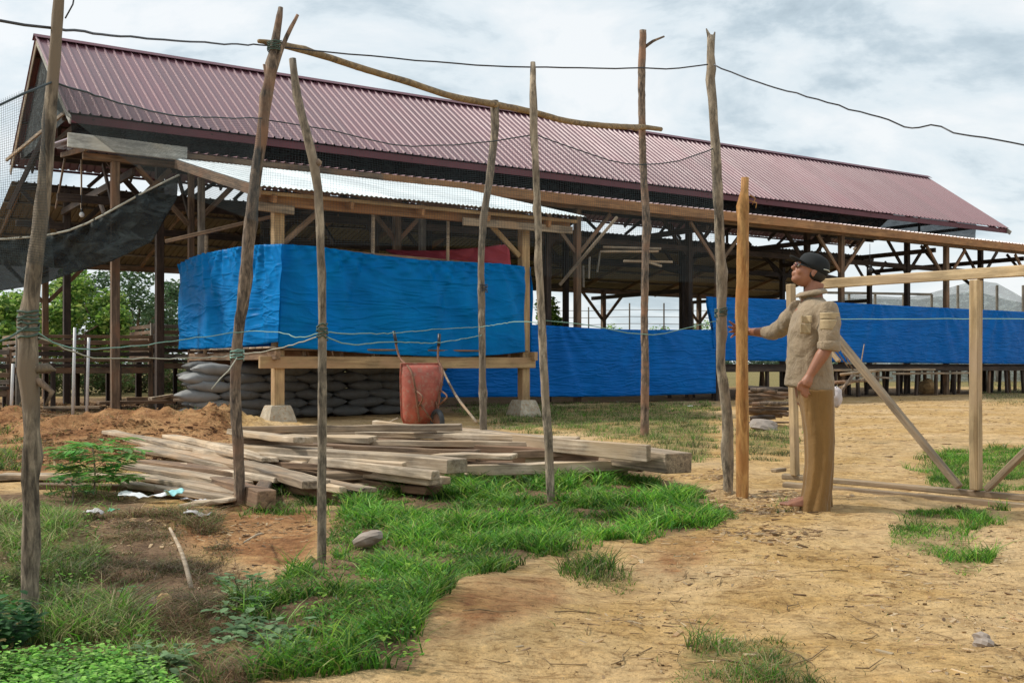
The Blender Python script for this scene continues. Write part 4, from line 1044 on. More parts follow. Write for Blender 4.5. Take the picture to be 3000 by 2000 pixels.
# ================================================================ PLANK PILE
PL = 'sawn planks strewn in front of the hut'
planks = [  # left end, right end, z of the top, width, thickness, material, label
 ((560,975),(1060,978),.40,.14,.06,'plank_grey','grey plank along the back of the pile under the wheelbarrow'),
 ((860,967),(1490,1022),.36,.05,.12,'plank_pale','long pale-edged plank curving away at the back right of the pile'),
 ((1020,982),(1560,1040),.30,.24,.15,'plank_grey','thick grey beam with its square end at the far right of the pile'),
 ((560,992),(1470,1034),.27,.26,.13,'plank_brown','thick brown beam just in front of the end beam'),
 ((560,998),(860,1003),.31,.22,.05,'plank_pale','pale wide board end lying on top at the back left'),
 ((540,984),(700,1003),.36,.18,.05,'plank_pale','short whitish board at the very back left beside the footing'),
 ((720,1004),(1300,1018),.29,.13,.05,'plank_grey','flat grey board under the prop pole'),
 ((560,1020),(1050,1058),.25,.22,.10,'plank_pale','long pale board crossing the middle of the pile'),
 ((560,1034),(1000,1090),.21,.07,.06,'plank_pale','narrow tan batten on the middle of the pile'),
 ((560,1012),(1100,1033),.26,.10,.09,'plank_brown','dark brown beam between the two pale boards'),
 ((1000,1040),(1180,1048),.24,.14,.04,'plank_pale','short pale board beside the prop pole foot'),
 ((1070,1068),(1460,1062),.17,.15,.08,'plank_pale','tan beam near the grass at the right front'),
 ((1210,1044),(1465,1048),.20,.18,.10,'plank_pale','light beam with splintered end at the right'),
 ((1180,1034),(1440,1040),.24,.08,.06,'plank_brown','brown batten tucked below the thick end beam'),
 ((700,1052),(1010,1098),.17,.20,.05,'plank_grey','weathered board left of the middle ending near the thin pole'),
 ((740,1086),(1000,1082),.14,.15,.05,'plank_grey','greyish board ending square right of the thin pole'),
 ((560,1060),(730,1098),.17,.20,.06,'plank_grey','grey board with dark square end just left of the thin pole'),
 ((760,1110),(980,1096),.08,.12,.05,'plank_pale','bottom light board by the grass right of the thin pole'),
 ((555,1048),(900,1076),.19,.10,.05,'plank_brown','narrow brown board in the middle left of the pile'),
 ((250,985),(560,1042),.20,.16,.04,'plank_grey','grey board fanning out furthest to the upper left'),
 ((300,1000),(560,1062),.17,.16,.04,'plank_grey','second fanned grey board at the left'),
 ((388,1000),(620,1052),.21,.14,.04,'plank_pale','light fanned board lying across the grey ones'),
 ((325,1026),(600,1076),.14,.17,.04,'plank_grey','third fanned grey board at the left'),
 ((330,1052),(600,1090),.12,.15,.05,'plank_brown','brown board below the fanned grey ones'),
 ((300,1068),(560,1108),.10,.15,.04,'plank_grey','grey board partly hidden by the leafy sapling'),
 ((310,1085),(560,1128),.08,.17,.04,'plank_grey','wide grey board crossed by a plastic scrap'),
 ((290,1106),(560,1146),.05,.14,.04,'plank_grey','lowest grey board at the left front of the pile'),
 ((400,1108),(585,1140),.06,.06,.05,'plank_pale','thin pale strip at the left front of the pile'),
 ((420,1146),(540,1150),.05,.16,.03,'plank_pale','short broken whitish board lying by the forked pole'),
 ((575,1078),(790,1122),.12,.06,.05,'plank_pale','thin pale-edged strip between forked and thin poles'),
 ((590,1092),(760,1128),.08,.14,.06,'plank_brown','brown board low between forked and thin poles'),
 ((500,1092),(612,1132),.12,.13,.12,'plank_brown','squat beam end right at the foot of the forked pole'),
 ((0,1082),(300,1092),.05,.18,.05,'plank_grey','long board lying at the left edge behind the nearest pole'),
 ((80,1108),(300,1112),.04,.10,.04,'plank_brown','thin board in the litter left of the sapling'),
 ((1290,1072),(1400,1080),.10,.10,.07,'plank_brown','dark stub of beam in the grass behind the slim pole'),
 ((640,1070),(1000,1115),.10,.16,.06,'plank_brown','buried brown board under the middle of the pile'),
 ((640,1030),(1380,1060),.13,.24,.10,'plank_brown','buried thick beam carrying the right half of the pile'),
 ((600,1005),(1400,1045),.12,.26,.12,'shed_wood','dark buried beam at the back of the pile'),
 ((560,983),(1000,990),.33,.08,.05,'plank_grey','narrow grey strip behind the flat boards at the back'),
 ((820,990),(1330,1012),.32,.06,.05,'plank_pale','narrow bright strip along the back of the long grey beam'),
 ((600,1044),(930,1066),.22,.05,.05,'plank_pale','thin bright batten crossing left of the middle'),
 ((880,1066),(1180,1062),.16,.08,.04,'plank_brown','dark board end below the short pale board'),
 ((470,1012),(760,1032),.24,.07,.05,'plank_grey','slim grey batten above the fanned boards'),
 ((450,1028),(700,1058),.20,.06,.05,'plank_pale','slim bright batten across the fanned boards'),
 ((420,1060),(640,1098),.13,.06,.05,'plank_pale','slim bright batten low in the fan of boards'),
 ((560,1070),(850,1112),.13,.12,.04,'plank_grey','grey board sloping to the foot of the thin pole'),
 ((360,1118),(540,1138),.06,.07,.03,'plank_brown','narrow brown strip at the left front of the pile'),
 ((1300,1052),(1480,1062),.17,.10,.08,'plank_brown','brown block below the splintered beam end'),
 ((1180,1080),(1440,1078),.08,.10,.06,'plank_pale','low pale board half buried in grass at the right'),
]
for (a, b, z, wd, th, m, lab) in planks:
    A = G(*a, z); B = G(*b, z)
    A.z += ghf(A.x, A.y) * .5 + random.uniform(-.02, .015); B.z += ghf(B.x, B.y) * .5 + random.uniform(-.015, .02)
    A.z -= th / 2; B.z -= th / 2
    o = beam('sawn_plank', A, B, wd, th, m, None, jit=.006, roll=random.uniform(-.05, .05), seg=6)
    # slight warp
    me = o.data; L_ = (A - B).length; k = random.uniform(-.012, .012)
    for v in me.vertices: v.co.z += k * (1 - (2 * v.co.x / L_) ** 2) * L_ * .35; v.co.y += k * .8 * math.sin(v.co.x * 1.7)
    tag(o, lab, 'plank', PL)
# bearers under the pile so nothing floats
for i, (a, b, lab) in enumerate([((680,1000),(600,1140),'cross bearer under the left half of the plank pile'), ((1120,1000),(1060,1085),'cross bearer under the middle of the plank pile'), ((1420,1030),(1370,1075),'cross bearer under the right end of the plank pile')]):
    A = G(*a, .05); B = G(*b, .05); tag(beam('bearer', A, B, .10, .12, 'shed_wood'), lab, 'beam', 'bearers under the planks')

# ================================================================ firewood heap, stump, litter, rocks
def log(a, b, r, m, lab):
    mb = MB(); mid = (a + b) / 2 + Vector((random.uniform(-.02, .02), 0, random.uniform(-.01, .02)))
    mb.tube([a, mid, b], [r, r * 1.05, r * .85], 9, .14, .12, knots=2); tag(mb.build('firewood', m), lab, 'firewood', 'firewood heap behind the peeled post')
hx = ['topmost', 'second from the top', 'third from the top', 'fourth from the top', 'upper middle', 'middle', 'pale-ended middle', 'lower middle', 'upper low', 'low', 'lowest', 'bottom back', 'bottom front', 'outer left', 'outer right', 'short upper', 'crosswise', 'thin bent', 'split', 'forked', 'dark charred', 'stubby', 'tilted', 'jutting']
for i in range(24):
    yy = 895 + i * 4.6 if i < 16 else random.uniform(905, 960)
    D_ = 17 + random.uniform(-.4, .4)
    a = P(random.uniform(1690, 1735), yy + random.uniform(-7, 7), D_); b = P(random.uniform(1780, 1825), yy + random.uniform(-7, 7), D_ + random.uniform(-.3, .3))
    a.z = max(a.z, ghf(a.x, a.y) + .03); b.z = max(b.z, ghf(b.x, b.y) + .03)
    log(a, b, random.uniform(.016, .036), random.choice(('bark_dark', 'plank_brown', 'shed_wood', 'shed_dark', 'bark_dark')), hx[i] + ' stick of the dark firewood heap behind the peeled post')
def rock(p, r, m, lab, name='rock', cat='stone', group=None):
    mb = MB(); mb.ell(p, r, 11, 8, Euler((random.uniform(-.6, .6), random.uniform(-.5, .5), random.random() * 3)).to_matrix())
    c = Vector(p); mb.v = [c + (v - c) * (1 + .6 * float(fbm(np.array([v.x / r[0] * .8 + v.z * 3]), np.array([v.y / r[0] * .8 + 3 + v.z / r[2]]), 3)[0])) for v in mb.v]
    return tag(mb.build(name, m, smooth=False), lab, cat, group)
p = G(1755, 985); rock(p + Vector((0, 0, .04)), (.30, .2, .09), 'rock', 'flat grey stone at the foot of the firewood heap')
p = G(845, 1252); rock(p + Vector((0, 0, .03)), (.085, .06, .045), 'rock', 'pinkish grey concrete chunk in the grass right of the thin pole')
p = G(2130, 905); p.z = .25; rock(p, (.32, .3, .25), 'rock_tan', 'tan rounded stump block in front of the right blue tarp', 'stump', 'stump')
for (x, y, s, m, lab) in [(380,1388,.03,'rock_tan','small tan stone in the weeds below the pale stick'),(352,1385,.02,'rock','tiny pale stone in the weeds'),(2255,1480,.032,'rock','small grey wedge-shaped stone on the sand at lower right'),(1418,925,.03,'rock','pale pebble on the far turf')]:
    p = G(x, y); rock(p + Vector((0, 0, s * .5)), (s * 1.2, s, s * .8), m, lab)
def scrap(x, y, sx, sy, m, lab, z=0.02, name='plastic_scrap', cat='litter'):
    c = G(x, y, z); c.z = ghf(c.x, c.y) + z; mb = MB(); rows = []; ph = random.random() * 40
    for j in range(9):
        row = []
        for i in range(12):
            u = (i / 11 - .5) * sx; v = (j / 8 - .5) * sy
            h = .035 * float(fbm(np.array([u * 14 + ph]), np.array([v * 14 + ph]), 3)[0]) + .02
            k = 1 - .35 * abs(i / 11 - .5) * 2 * random.uniform(.6, 1.2)
            row.append(c + Vector((u, v * k, abs(h) * 1.4)))
        rows.append(row)
    mb.grid(rows); o = mb.build(name, m, fix=False); s = o.modifiers.new('t', 'SOLIDIFY'); s.thickness = .002; tag(o, lab, cat, 'plastic litter by the planks')
scrap(330,1142,.34,.10,'litter_white','long white plastic scrap left of the broken board')
scrap(400,1128,.12,.12,'litter_cyan','pale turquoise plastic bag lying on the grey boards',.09)
scrap(290,1138,.09,.1,'litter_white','small white plastic ball end left of the long scrap')
scrap(262,1172,.07,.08,'litter_green','crumpled green plastic piece in the litter')
scrap(215,1182,.10,.14,'litter_grey','grey patterned wrapper in the weeds at left')
scrap(455,1182,.16,.12,'litter_grey','dirty white torn bag before the forked pole')
scrap(445,1152,.18,.05,'litter_grey','grey film strip at the edge of the boards')
scrap(790,1130,.10,.08,'litter_white','whitish film scrap by the grass right of the thin pole')
scrap(1585,935,.12,.1,'litter_white','white scrap on the turf before the low tarp')
# sack of cloth behind the man
p = P(1921, 912, 13.5); mb = MB(); mb.ell(p, (.075, .07, .13), 14, 10); mb.v = [v + Vector((random.uniform(-.012, .012),) * 3) for v in mb.v]
tag(mb.build('cloth_bundle', 'hand_towel'), 'pale checked bundle just behind the man at hip height', 'bundle')
# the timber scrap it rests on
for i, (a, b, r) in enumerate([((1905,935),(1960,860),.02),((1930,860),(2020,850),.025),((1918,878),(2010,872),.03),((1925,890),(2000,862),.02),((1960,850),(1930,800),.012),((1975,850),(1985,790),.010),((1950,845),(1910,790),.010)]):
    mb = MB(); D_ = 21 if i > 0 else 13.6; A = P(*a, D_); B = P(*b, D_)
    mb.tube([A, B], [r * 1.2, r], 8, .12, .2); tag(mb.build('dry_branch', 'plank_grey' if i % 2 else 'bark_dark'), ['stick propping the pale bundle behind the man', 'upper horizontal dry branch under the right tarp', 'lower horizontal dry branch under the right tarp', 'slanting dry branch under the right tarp', 'left thin upright twig of the brush heap', 'right thin upright twig of the brush heap', 'leaning thin twig of the brush heap'][i], 'branch', 'brush heap behind the gate')
# pale dead sticks in the left weeds
for a, b, r, lab in [((390,1212),(440,1350),.010,'pale bleached stick standing in the left weeds'), ((560,1245),(600,1225),.006,'thin dry twig beside the forked pole foot'), ((845,845+150),(915,960),.012,'bent stick leaning behind the planks')]:
    A = P(*a, 4.9 if r < .012 else 13.5); B = G(*b) if r < .012 else P(*b, 13.5); mb = MB(); mb.tube([A, (A + B) / 2 + Vector((.01, 0, .01)), B], [r * .6, r, r * 1.1], 7, .1, .06); tag(mb.build('dead_stick', 'plank_pale'), lab, 'stick', 'dead sticks')
mb = MB(); mb.tube([P(1015,845,16.6), P(1045,905,16), P(1075,945,15.5), P(1095,970,15)], [.014, .02, .02, .02], 8, .1, .2); tag(mb.build('dead_stick', 'plank_grey'), 'long curved stick leaning out from the hut right of the wheelbarrow', 'stick', 'dead sticks')

# ================================================================ MAN
MX, MD = 1865, 7.0
man = empty('person', G(MX, 1174), 'man in khaki shirt and brown trousers, black cap, looking up, hand at the peeled post', 'person')
def mp_(x, y, dy=0.0): return Vector(((x * K - 1500) / F * MD, MD + dy, CAM_H + (1070 - y * K) * MD / F))  # body plane; dy = towards the far side
def ring(c, rx, ry, n=20, ax=None, sq=1.0, tilt=0, fold=0.0, ph=0.0):
    """horizontal superellipse ring"""
    r = []
    for k in range(n):
        a = 2 * math.pi * k / n; ca, sa = math.cos(a), math.sin(a)
        x = rx * math.copysign(abs(ca) ** sq, ca); y = ry * math.copysign(abs(sa) ** sq, sa)
        k_ = 1 + fold * (math.sin(5 * a + ph) * .6 + math.sin(9 * a + ph * 1.7) * .4)
        r.append(Vector((c.x + x * k_, c.y + y * k_, c.z + x * tilt)))
    return r
skin = MB()
# head, tilted back, looking up-left (profile)
hc = mp_(1857, 622); Rh = Matrix.Rotation(math.radians(22), 3, 'Y')
def hp(x, y, z): return hc + Rh @ Vector((x, y, z))      # -x is the face
def hell(c, r, rot=0): skin.ell(hp(*c), r, 20, 14, Rh @ Matrix.Rotation(rot, 3, 'Y'))
hell((.012, 0, .030), (.094, .073, .080))
hell((-.018, 0, -.030), (.070, .060, .085))
hell((-.052, 0, -.082), (.034, .034, .026))                 # chin
hell((-.030, 0, -.070), (.055, .050, .034), .25)            # jaw
hell((-.078, 0, .018), (.016, .044, .016))                  # brow
hell((-.098, 0, -.018), (.018, .014, .014)); hell((-.090, 0, .000), (.012, .010, .026), -.35)   # nose
hell((-.087, 0, -.048), (.010, .024, .007)); hell((-.084, 0, -.060), (.010, .021, .007))   # lips
for s in (-1, 1):
    hell((-.050, s * .040, -.024), (.030, .022, .032))      # cheeks
    hell((.020, s * .076, -.006), (.018, .008, .031), .2)   # ears
    hell((.022, s * .078, -.030), (.010, .007, .012))
# neck
skin.tube([mp_(1874, 648), mp_(1868, 668), mp_(1866, 695)], [.056, .058, .075], 16)
# torso core
rg = []
for y, rx, ry, cx_ in ((695, .07, .12, 1866), (712, .10, .17, 1864), (760, .115, .165, 1860), (820, .11, .15, 1860), (880, .115, .16, 1866), (930, .10, .15, 1868)):
    rg.append(ring(mp_(cx_, y), rx, ry))
skin.loft(rg)
# legs
for s, kx, fx, dy in ((-1, 1868, 1868, -.09), (1, 1886, 1898, .10)):
    skin.tube([mp_(1870, 905, dy * .9), mp_(kx, 1030, dy), mp_(kx + 2, 1080, dy), mp_(fx, 1150, dy)], [.085, .058, .05, .038], 14)
    f0 = mp_(fx, 1160, dy); f0.z = .055
    # foot: heel, instep, ball, toes
    gz = ghf(f0.x, f0.y)
    skin.loft([[f0 + Vector((x, y * w_, gz - .02 + h * hh)) for y, h in ((-1, 0), (-.8, .7), (0, 1), (.8, .7), (1, 0), (0, -.12))] for x, w_, hh in ((.05, .022, .03), (.03, .032, .055), (-.04, .034, .085), (-.10, .040, .060), (-.15, .045, .038), (-.185, .042, .026))])
    for t in range(5):
        y0 = (-.036 + t * .018); r = .0115 if t == (0 if s > 0 else 4) else .0085; ln = .225 - abs(t - (0 if s > 0 else 4)) * .008
        b = f0 + Vector((-.175, y0, gz + .012 - .02)); skin.tube([b, b + Vector((-(ln - .175), 0, -.003)), b + Vector((-(ln - .165), 0, -.006))], [r * 1.1, r, r * .6], 8)
# far (right) arm, reaching to the post
sh_r = mp_(1848, 712, .17); el_r = Vector(P(1783, 764, 7.50)); wr_r = Vector(P(1722, 762, 7.795))
skin.tube([sh_r, el_r, el_r.lerp(wr_r, .35), wr_r], [.055, .041, .040, .026], 14)
# hand of the far arm: palm behind the post, fingers round its left side
hd = Vector(P(1704, 758, 7.80)); post = Vector(P(1704, 760, 7.67))
skin.tube([wr_r, wr_r.lerp(hd, .5), Vector(P(1692, 757, 7.775))], [.026, .036, .034], 12)
def finger(parent, a, b, c, d, r): parent.tube([a, b, c, d], [r, r * .98, r * .9, r * .7], 8); parent.ell(d, (r * .7,) * 3, 8, 6)
# open hand: the palm passes behind the post, the fingers reach out past its left side
skin.tube([hd + Vector((.02, 0, 0)), hd + Vector((-.045, -.008, .002))], [.036, .037], 12)
for i in range(4):
    z = .034 - i * .021; sp = (.028, .010, -.008, -.026)[i]; ln = (.062, .070, .064, .050)[i]
    base = hd + Vector((-.045, -.010, z)); b = base + Vector((-ln * .45, -.012, sp * .4)); c_ = b + Vector((-ln * .32, -.020, sp * .4)); d = c_ + Vector((-ln * .16, -.022, sp * .2))
    finger(skin, base, b, c_, d, .0098)
tb = hd + Vector((-.010, -.012, .030)); finger(skin, tb, tb + Vector((-.022, -.012, .030)), tb + Vector((-.036, -.016, .048)), tb + Vector((-.044, -.020, .062)), .0112)
# near (left) arm hanging, forearm forward
sh_l = mp_(1882, 712, -.17); el_l = mp_(1878, 795, -.23); wr_l = mp_(1838, 862, -.22)
skin.tube([sh_l, el_l, el_l.lerp(wr_l, .35), wr_l], [.055, .043, .043, .027], 14)
hn = mp_(1829, 884, -.21)
skin.tube([wr_l, wr_l.lerp(hn, .5), hn], [.027, .036, .036], 12)
fd = (hn - wr_l).normalized()
for i in range(4):
    off = Vector((-.024 + i * .015, -.012 + i * .006, 0)); a = hn + off; ln = (.072, .08, .076, .06)[i]
    b = a + Vector((-.004, 0, -ln * .42)); c_ = b + Vector((.006, .006, -ln * .32)); d = c_ + Vector((.014, .008, -ln * .2)); finger(skin, a, b, c_, d, .0092)
a = hn + Vector((-.022, -.012, .028)); finger(skin, a, a + Vector((-.022, -.008, -.018)), a + Vector((-.028, -.006, -.040)), a + Vector((-.024, -.002, -.056)), .0105)
o = skin.build('body', 'skin', man); mod_remesh(o, .0055, 5)
# eyes, glasses, hair, cap
for s in (-1, 1):
    mb = MB(); mb.ell(hp(-.083, s * .030, .002), (.010, .013, .009), 10, 8, Rh); mb.build('eye', 'litter_white', man)
mb = MB()
for s in (-1, 1):
    pts = [hp(-.099 + .006 * abs(math.cos(a)), s * .033 + .024 * math.cos(a), .004 + .015 * math.sin(a)) for a in [k * math.pi / 8 for k in range(17)]]
    mb.tube(pts, .0025, 6); mb.tube([hp(-.094, s * .056, .008), hp(-.03, s * .074, .010), hp(.03, s * .080, .006)], .0028, 6)
mb.tube([hp(-.101, -.010, .006), hp(-.104, 0, .008), hp(-.101, .010, .006)], .0025, 6)
gl = mb.build('glasses', 'black_plastic', man)
for s in (-1, 1):
    mb = MB(); mb.ell(hp(-.096, s * .033, .004), (.0018, .023, .0145), 14, 8, Rh); mb.build('lens', 'lens', gl)
mb = MB(); mb.ell(hp(.030, 0, .012), (.092, .080, .088), 24, 16, Rh)
mb.v = [v for v in mb.v]; hair = mb.build('hair', 'hair', man)
# carve the hair off the face by squashing vertices that lie in front of the ears
hm = hair.data; inv = Rh.transposed(); org = hair.matrix_basis.translation + man.location
for v in hm.vertices:
    q = inv @ (org + v.co - hc)
    if q.x < .0: q.x = max(q.x, -.0) * .2 + (.0 if q.z < .05 else q.x * .5); q.y *= .86
    if q.z < -.045: q.z = -.045 - (q.z + .045) * -.3; q.y *= .85
    v.co = (hc + Rh @ q) - org
# cap: crown lofted + long brim raised + rim band
mb = MB(); Rc = Matrix.Rotation(math.radians(24), 3, 'Y')
cc = hp(.020, 0, .040)
def cp(x, y, z): return cc + Rc @ Vector((x, y, z))
rg = []
for z, rx, ry in ((-.034, .104, .083), (.0, .105, .085), (.030, .100, .081), (.054, .088, .071), (.072, .062, .051), (.081, .028, .024), (.083, .006, .005)):
    rg.append([cp(rx * math.cos(2 * math.pi * k / 24), ry * math.sin(2 * math.pi * k / 24), z) for k in range(24)])
mb.loft(rg); cap = mb.build('cap', 'cap', man)
mb = MB(); rows = []
for j in range(6):
    t = j / 5; row = []
    for k in range(13):
        a = math.radians(180 - 62 + 124 * k / 12); r_ = 1 + t * .62 * math.cos((k - 6) / 6 * 1.25)
        row.append(cp(.106 * math.cos(a) * r_, .086 * math.sin(a) * (1 + t * .10), -.012 + .012 * t - .020 * ((k - 6) / 6) ** 2 + .0 * t))
    rows.append(row)
mb.grid(rows); br = mb.build('brim', 'cap', cap, fix=False); s_ = br.modifiers.new('t', 'SOLIDIFY'); s_.thickness = .004
mb = MB(); mb.tube([cp(.085 * math.cos(a) * 1.27, -.087 * math.sin(a) - .002, -.006 + .010 * math.sin(3 * a)) for a in [math.radians(20 + k * 6) for k in range(8)]], .0035, 6); mb.build('piping', 'cap_trim', cap)
# trousers
mb = MB()
def leg_rings(dy, tab):
    return [ring(mp_(cx_, y, dy), rx * .95, ry, 48, sq=.9, fold=.05 + .12 * i / len(tab), ph=1.3 + dy * 9 + .25 * i) for i, (y, cx_, rx, ry) in enumerate(tab)]
mb.loft(leg_rings(-.085, [(893,1865,.118,.10),(940,1870,.108,.10),(1000,1874,.096,.10),(1060,1874,.090,.098),(1110,1870,.090,.095),(1150,1863,.094,.095),(1172,1860,.100,.098)]))
mb.loft(leg_rings(.10, [(893,1872,.110,.10),(940,1880,.092,.10),(1000,1888,.076,.095),(1060,1892,.070,.09),(1110,1897,.058,.085),(1150,1901,.050,.08),(1166,1902,.050,.08)]))
mb.loft([ring(mp_(1868, y), .108, .150, 22, sq=.85) for y in (850, 880, 905, 925)])
o = mb.build('trousers', 'trousers', man); mod_remesh(o, .0075, 1, .008, .11)
# shirt
mb = MB()
rg = [ring(mp_(cx_ - 1, y), rx * .93, ry * .93, 52, sq=.88, tilt=tl, fold=.004 + .035 * max(0, (y - 720) / 170), ph=y * .012) for y, cx_, rx, ry, tl in
      ((683,1866,.058,.072,.15),(690,1868,.078,.118,.1),(702,1868,.100,.170,.08),(725,1864,.122,.182,0),(760,1859,.138,.178,0),(800,1858,.146,.172,0),(840,1858,.152,.172,0),(875,1859,.160,.178,-.08),(897,1860,.164,.182,-.24))]
mb.loft(rg)
mb.tube([mp_(1880, 706, -.15), mp_(1884, 742, -.20), mp_(1882, 775, -.225), mp_(1880, 800, -.23)], [.072, .072, .066, .064], 18)
mb.tube([mp_(1850, 708, .14), (sh_r.lerp(el_r, .35)), (sh_r.lerp(el_r, .8)), el_r.lerp(wr_r, .12), el_r.lerp(wr_r, .42)], [.074, .068, .060, .052, .045], 18)
sh = mb.build('shirt', 'shirt', man); mod_remesh(sh, .008, 2, .020, .09)
mb = MB(); mb.tube([mp_(1880, 786, -.228), mp_(1880, 797, -.23), mp_(1879, 806, -.23)], [.071, .073, .068], 20); o = mb.build('cuff', 'shirt', sh); mod_remesh(o, .007, 1, .010, .05)
# collar
mb = MB(); rows = []
for j, (h, g_) in enumerate(((0, 0), (.028, .006), (.040, .012), (.030, .026), (.012, .034))):
    row = []
    for k in range(25):
        a = 2 * math.pi * k / 25 + .1
        row.append(mp_(1864, 683) + Vector(((.066 + g_) * math.cos(a), (.066 + g_) * math.sin(a), h + .35 * (.066 * math.cos(a)) * .6)))
    row.append(row[0]); rows.append(row)
mb.grid(rows); o = mb.build('collar', 'shirt', sh, fix=False); s_ = o.modifiers.new('t', 'SOLIDIFY'); s_.thickness = .006
# pockets and sleeve patches, laid on the cloth
def patch(x0, y0, x1, y1, dy, ny, parent, name='pocket', bulge=.012):
    mb = MB(); rows = []
    for j in range(7):
        row = []
        for i in range(7):
            u = i / 6; v = j / 6; p = mp_(x0 + (x1 - x0) * u, y0 + (y1 - y0) * v, dy)
            p.y += ny * (4 * (u - .5) ** 2) - bulge * 0; row.append(p + Vector((0, random.uniform(-.002, .002), random.uniform(-.002, .002))))
        rows.append(row)
    mb.grid(rows); o = mb.build(name, 'shirt_patch', parent, fix=False); s_ = o.modifiers.new('t', 'SOLIDIFY'); s_.thickness = .004; s_.offset = 0
patch(1860, 722, 1903, 736, -.270, .036, sh); patch(1859, 738, 1900, 760, -.281, .036, sh)
patch(1822, 728, 1845, 744, -.168, -.03, sh); patch(1820, 746, 1843, 768, -.166, -.03, sh)
# buttons placket not visible from this side

# ================================================================ VEGETATION
def blades(name, polys, dens, hmin, hmax, cols, wd=.004, lean=.5, zoff=0, label=None, clump=True, seed=1, dist_ref=6.0, thin=1.0):
    r = np.random.RandomState(seed); P_ = []
    allp = np.array([q for p in polys for q in p], float)
    ymn = max(allp[:, 1].min(), 860); ymx = allp[:, 1].max()
    dmax = CAM_H * F / (ymn * K - 1070); dmin = CAM_H * F / (ymx * K - 1070)
    xs = [(x * K - 1500) / F for x in (allp[:, 0].min(), allp[:, 0].max())]
    x0 = min(xs[0] * dmin, xs[0] * dmax); x1 = max(xs[1] * dmin, xs[1] * dmax)
    n = int((x1 - x0) * (dmax - dmin) * dens)
    X = x0 + r.rand(n) * (x1 - x0); Y = dmin + r.rand(n) * (dmax - dmin)
    keep = r.rand(n) < np.clip((dist_ref / Y), .05, 1.0) ** thin; X = X[keep]; Y = Y[keep]
    px, py = topx(X, Y)
    px = px + 52 * fbm(X * 3.1, Y * 3.1, 4); py = py + 30 * fbm(X * 3.1 + 40, Y * 3.1, 4)
    m = np.zeros(len(X), bool)
    for p in polys: m |= inpoly(px, py, p)
    X = X[m]; Y = Y[m]
    if clump:
        c = fbm(X * 5.0, Y * 5.0, 3); k = r.rand(len(X)) < np.clip(.6 + c * 3.0, .04, 1); X = X[k]; Y = Y[k]
        hs = np.clip(.75 + 1.9 * fbm(X * 3.7 + 9, Y * 3.7, 3), .25, 1.7)
    else: hs = np.ones(len(X))
    n = len(X)
    if n == 0: return
    Z = gh(X, Y); H = (hmin + (hmax - hmin) * r.rand(n) ** 1.3) * hs
    A = r.rand(n) * 2 * np.pi; L = lean * (.3 + r.rand(n)) * H; W_ = wd * (.7 + .6 * r.rand(n)) * np.clip(Y / dist_ref, 1, 4)
    dx, dy = np.cos(A), np.sin(A); B = A + r.rand(n) * 3.1; sx, sy = np.cos(B), np.sin(B)
    V = []
    for t, wf in ((0, 1), (.4, .9), (.75, .6)):
        for s in (-1, 1):
            V.append(np.stack([X + dx * L * t ** 2 + sx * W_ * wf * s / 2, Y + dy * L * t ** 2 + sy * W_ * wf * s / 2, Z + H * (t - .18 * t * t * lean * 2) - .005], -1))
    V.append(np.stack([X + dx * L, Y + dy * L, Z + H * (1 - .36 * lean)], -1))
    V = np.stack(V, 1).reshape(-1, 3)
    b = np.arange(n)[:, None] * 7
    T = np.concatenate([b + np.array([[0, 1, 3]]), b + np.array([[0, 3, 2]]), b + np.array([[2, 3, 5]]), b + np.array([[2, 5, 4]]), b + np.array([[4, 5, 6]])], 0)
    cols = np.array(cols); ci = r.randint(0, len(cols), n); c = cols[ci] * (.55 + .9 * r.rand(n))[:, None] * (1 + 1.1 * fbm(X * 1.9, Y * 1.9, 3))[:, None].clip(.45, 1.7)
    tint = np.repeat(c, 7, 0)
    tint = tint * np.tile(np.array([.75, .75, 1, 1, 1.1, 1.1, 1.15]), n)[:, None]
    o = link(name, np_mesh(name, V, T, False, tint), 'leaf'); tag(o, label, 'grass', None, 'stuff'); return o
GR = [(.09, .26, .02), (.14, .33, .028), (.055, .17, .02), (.24, .40, .05), (.07, .22, .03)]
GD = [(.10, .17, .035), (.16, .20, .06), (.26, .24, .10), (.06, .12, .03), (.36, .30, .17)]
GB_ = [(.28, .18, .10), (.17, .10, .06), (.40, .28, .17), (.13, .12, .05), (.22, .13, .08)]
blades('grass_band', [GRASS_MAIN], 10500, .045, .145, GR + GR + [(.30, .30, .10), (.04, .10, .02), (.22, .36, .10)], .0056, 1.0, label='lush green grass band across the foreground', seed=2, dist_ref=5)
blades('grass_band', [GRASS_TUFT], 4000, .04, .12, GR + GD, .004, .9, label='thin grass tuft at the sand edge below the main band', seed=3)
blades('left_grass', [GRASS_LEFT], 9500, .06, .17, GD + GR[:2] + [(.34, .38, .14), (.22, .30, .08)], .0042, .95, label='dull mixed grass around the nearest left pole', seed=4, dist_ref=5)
blades('dry_weeds', [[(170,1175),(500,1180),(560,1260),(560,1400),(640,1500),(560,1590),(250,1590),(180,1420),(240,1300)]], 14000, .03, .12, GB_ + GD[:2], .0030, 1.5, label='brown dry weeds on the bank at lower left', seed=5, dist_ref=5)
blades('grass_patch', [GRASS_R1], 5000, .03, .12, GR + GD[:1], .004, .9, label='green grass patch behind the gate brace', seed=6, dist_ref=9)
blades('grass_patch', [GRASS_R2], 9000, .04, .12, GR + GD[:1], .0042, .9, label='green grass patch on the sand in front of the gate', seed=7)
blades('grass_patch', [GRASS_B], 11000, .03, .10, [GR[0], GR[2], GD[0], GD[1], GD[4], GD[2]], .003, 1.0, label='low grass patch on the sand at the bottom edge', seed=8, dist_ref=3.5)
blades('far_turf', [GRASS_MID, GRASS_MID2], 2200, .03, .10, GD + GR[:1], .004, .7, label='yellowish turf between the planks and the low blue tarp', seed=9, dist_ref=11)
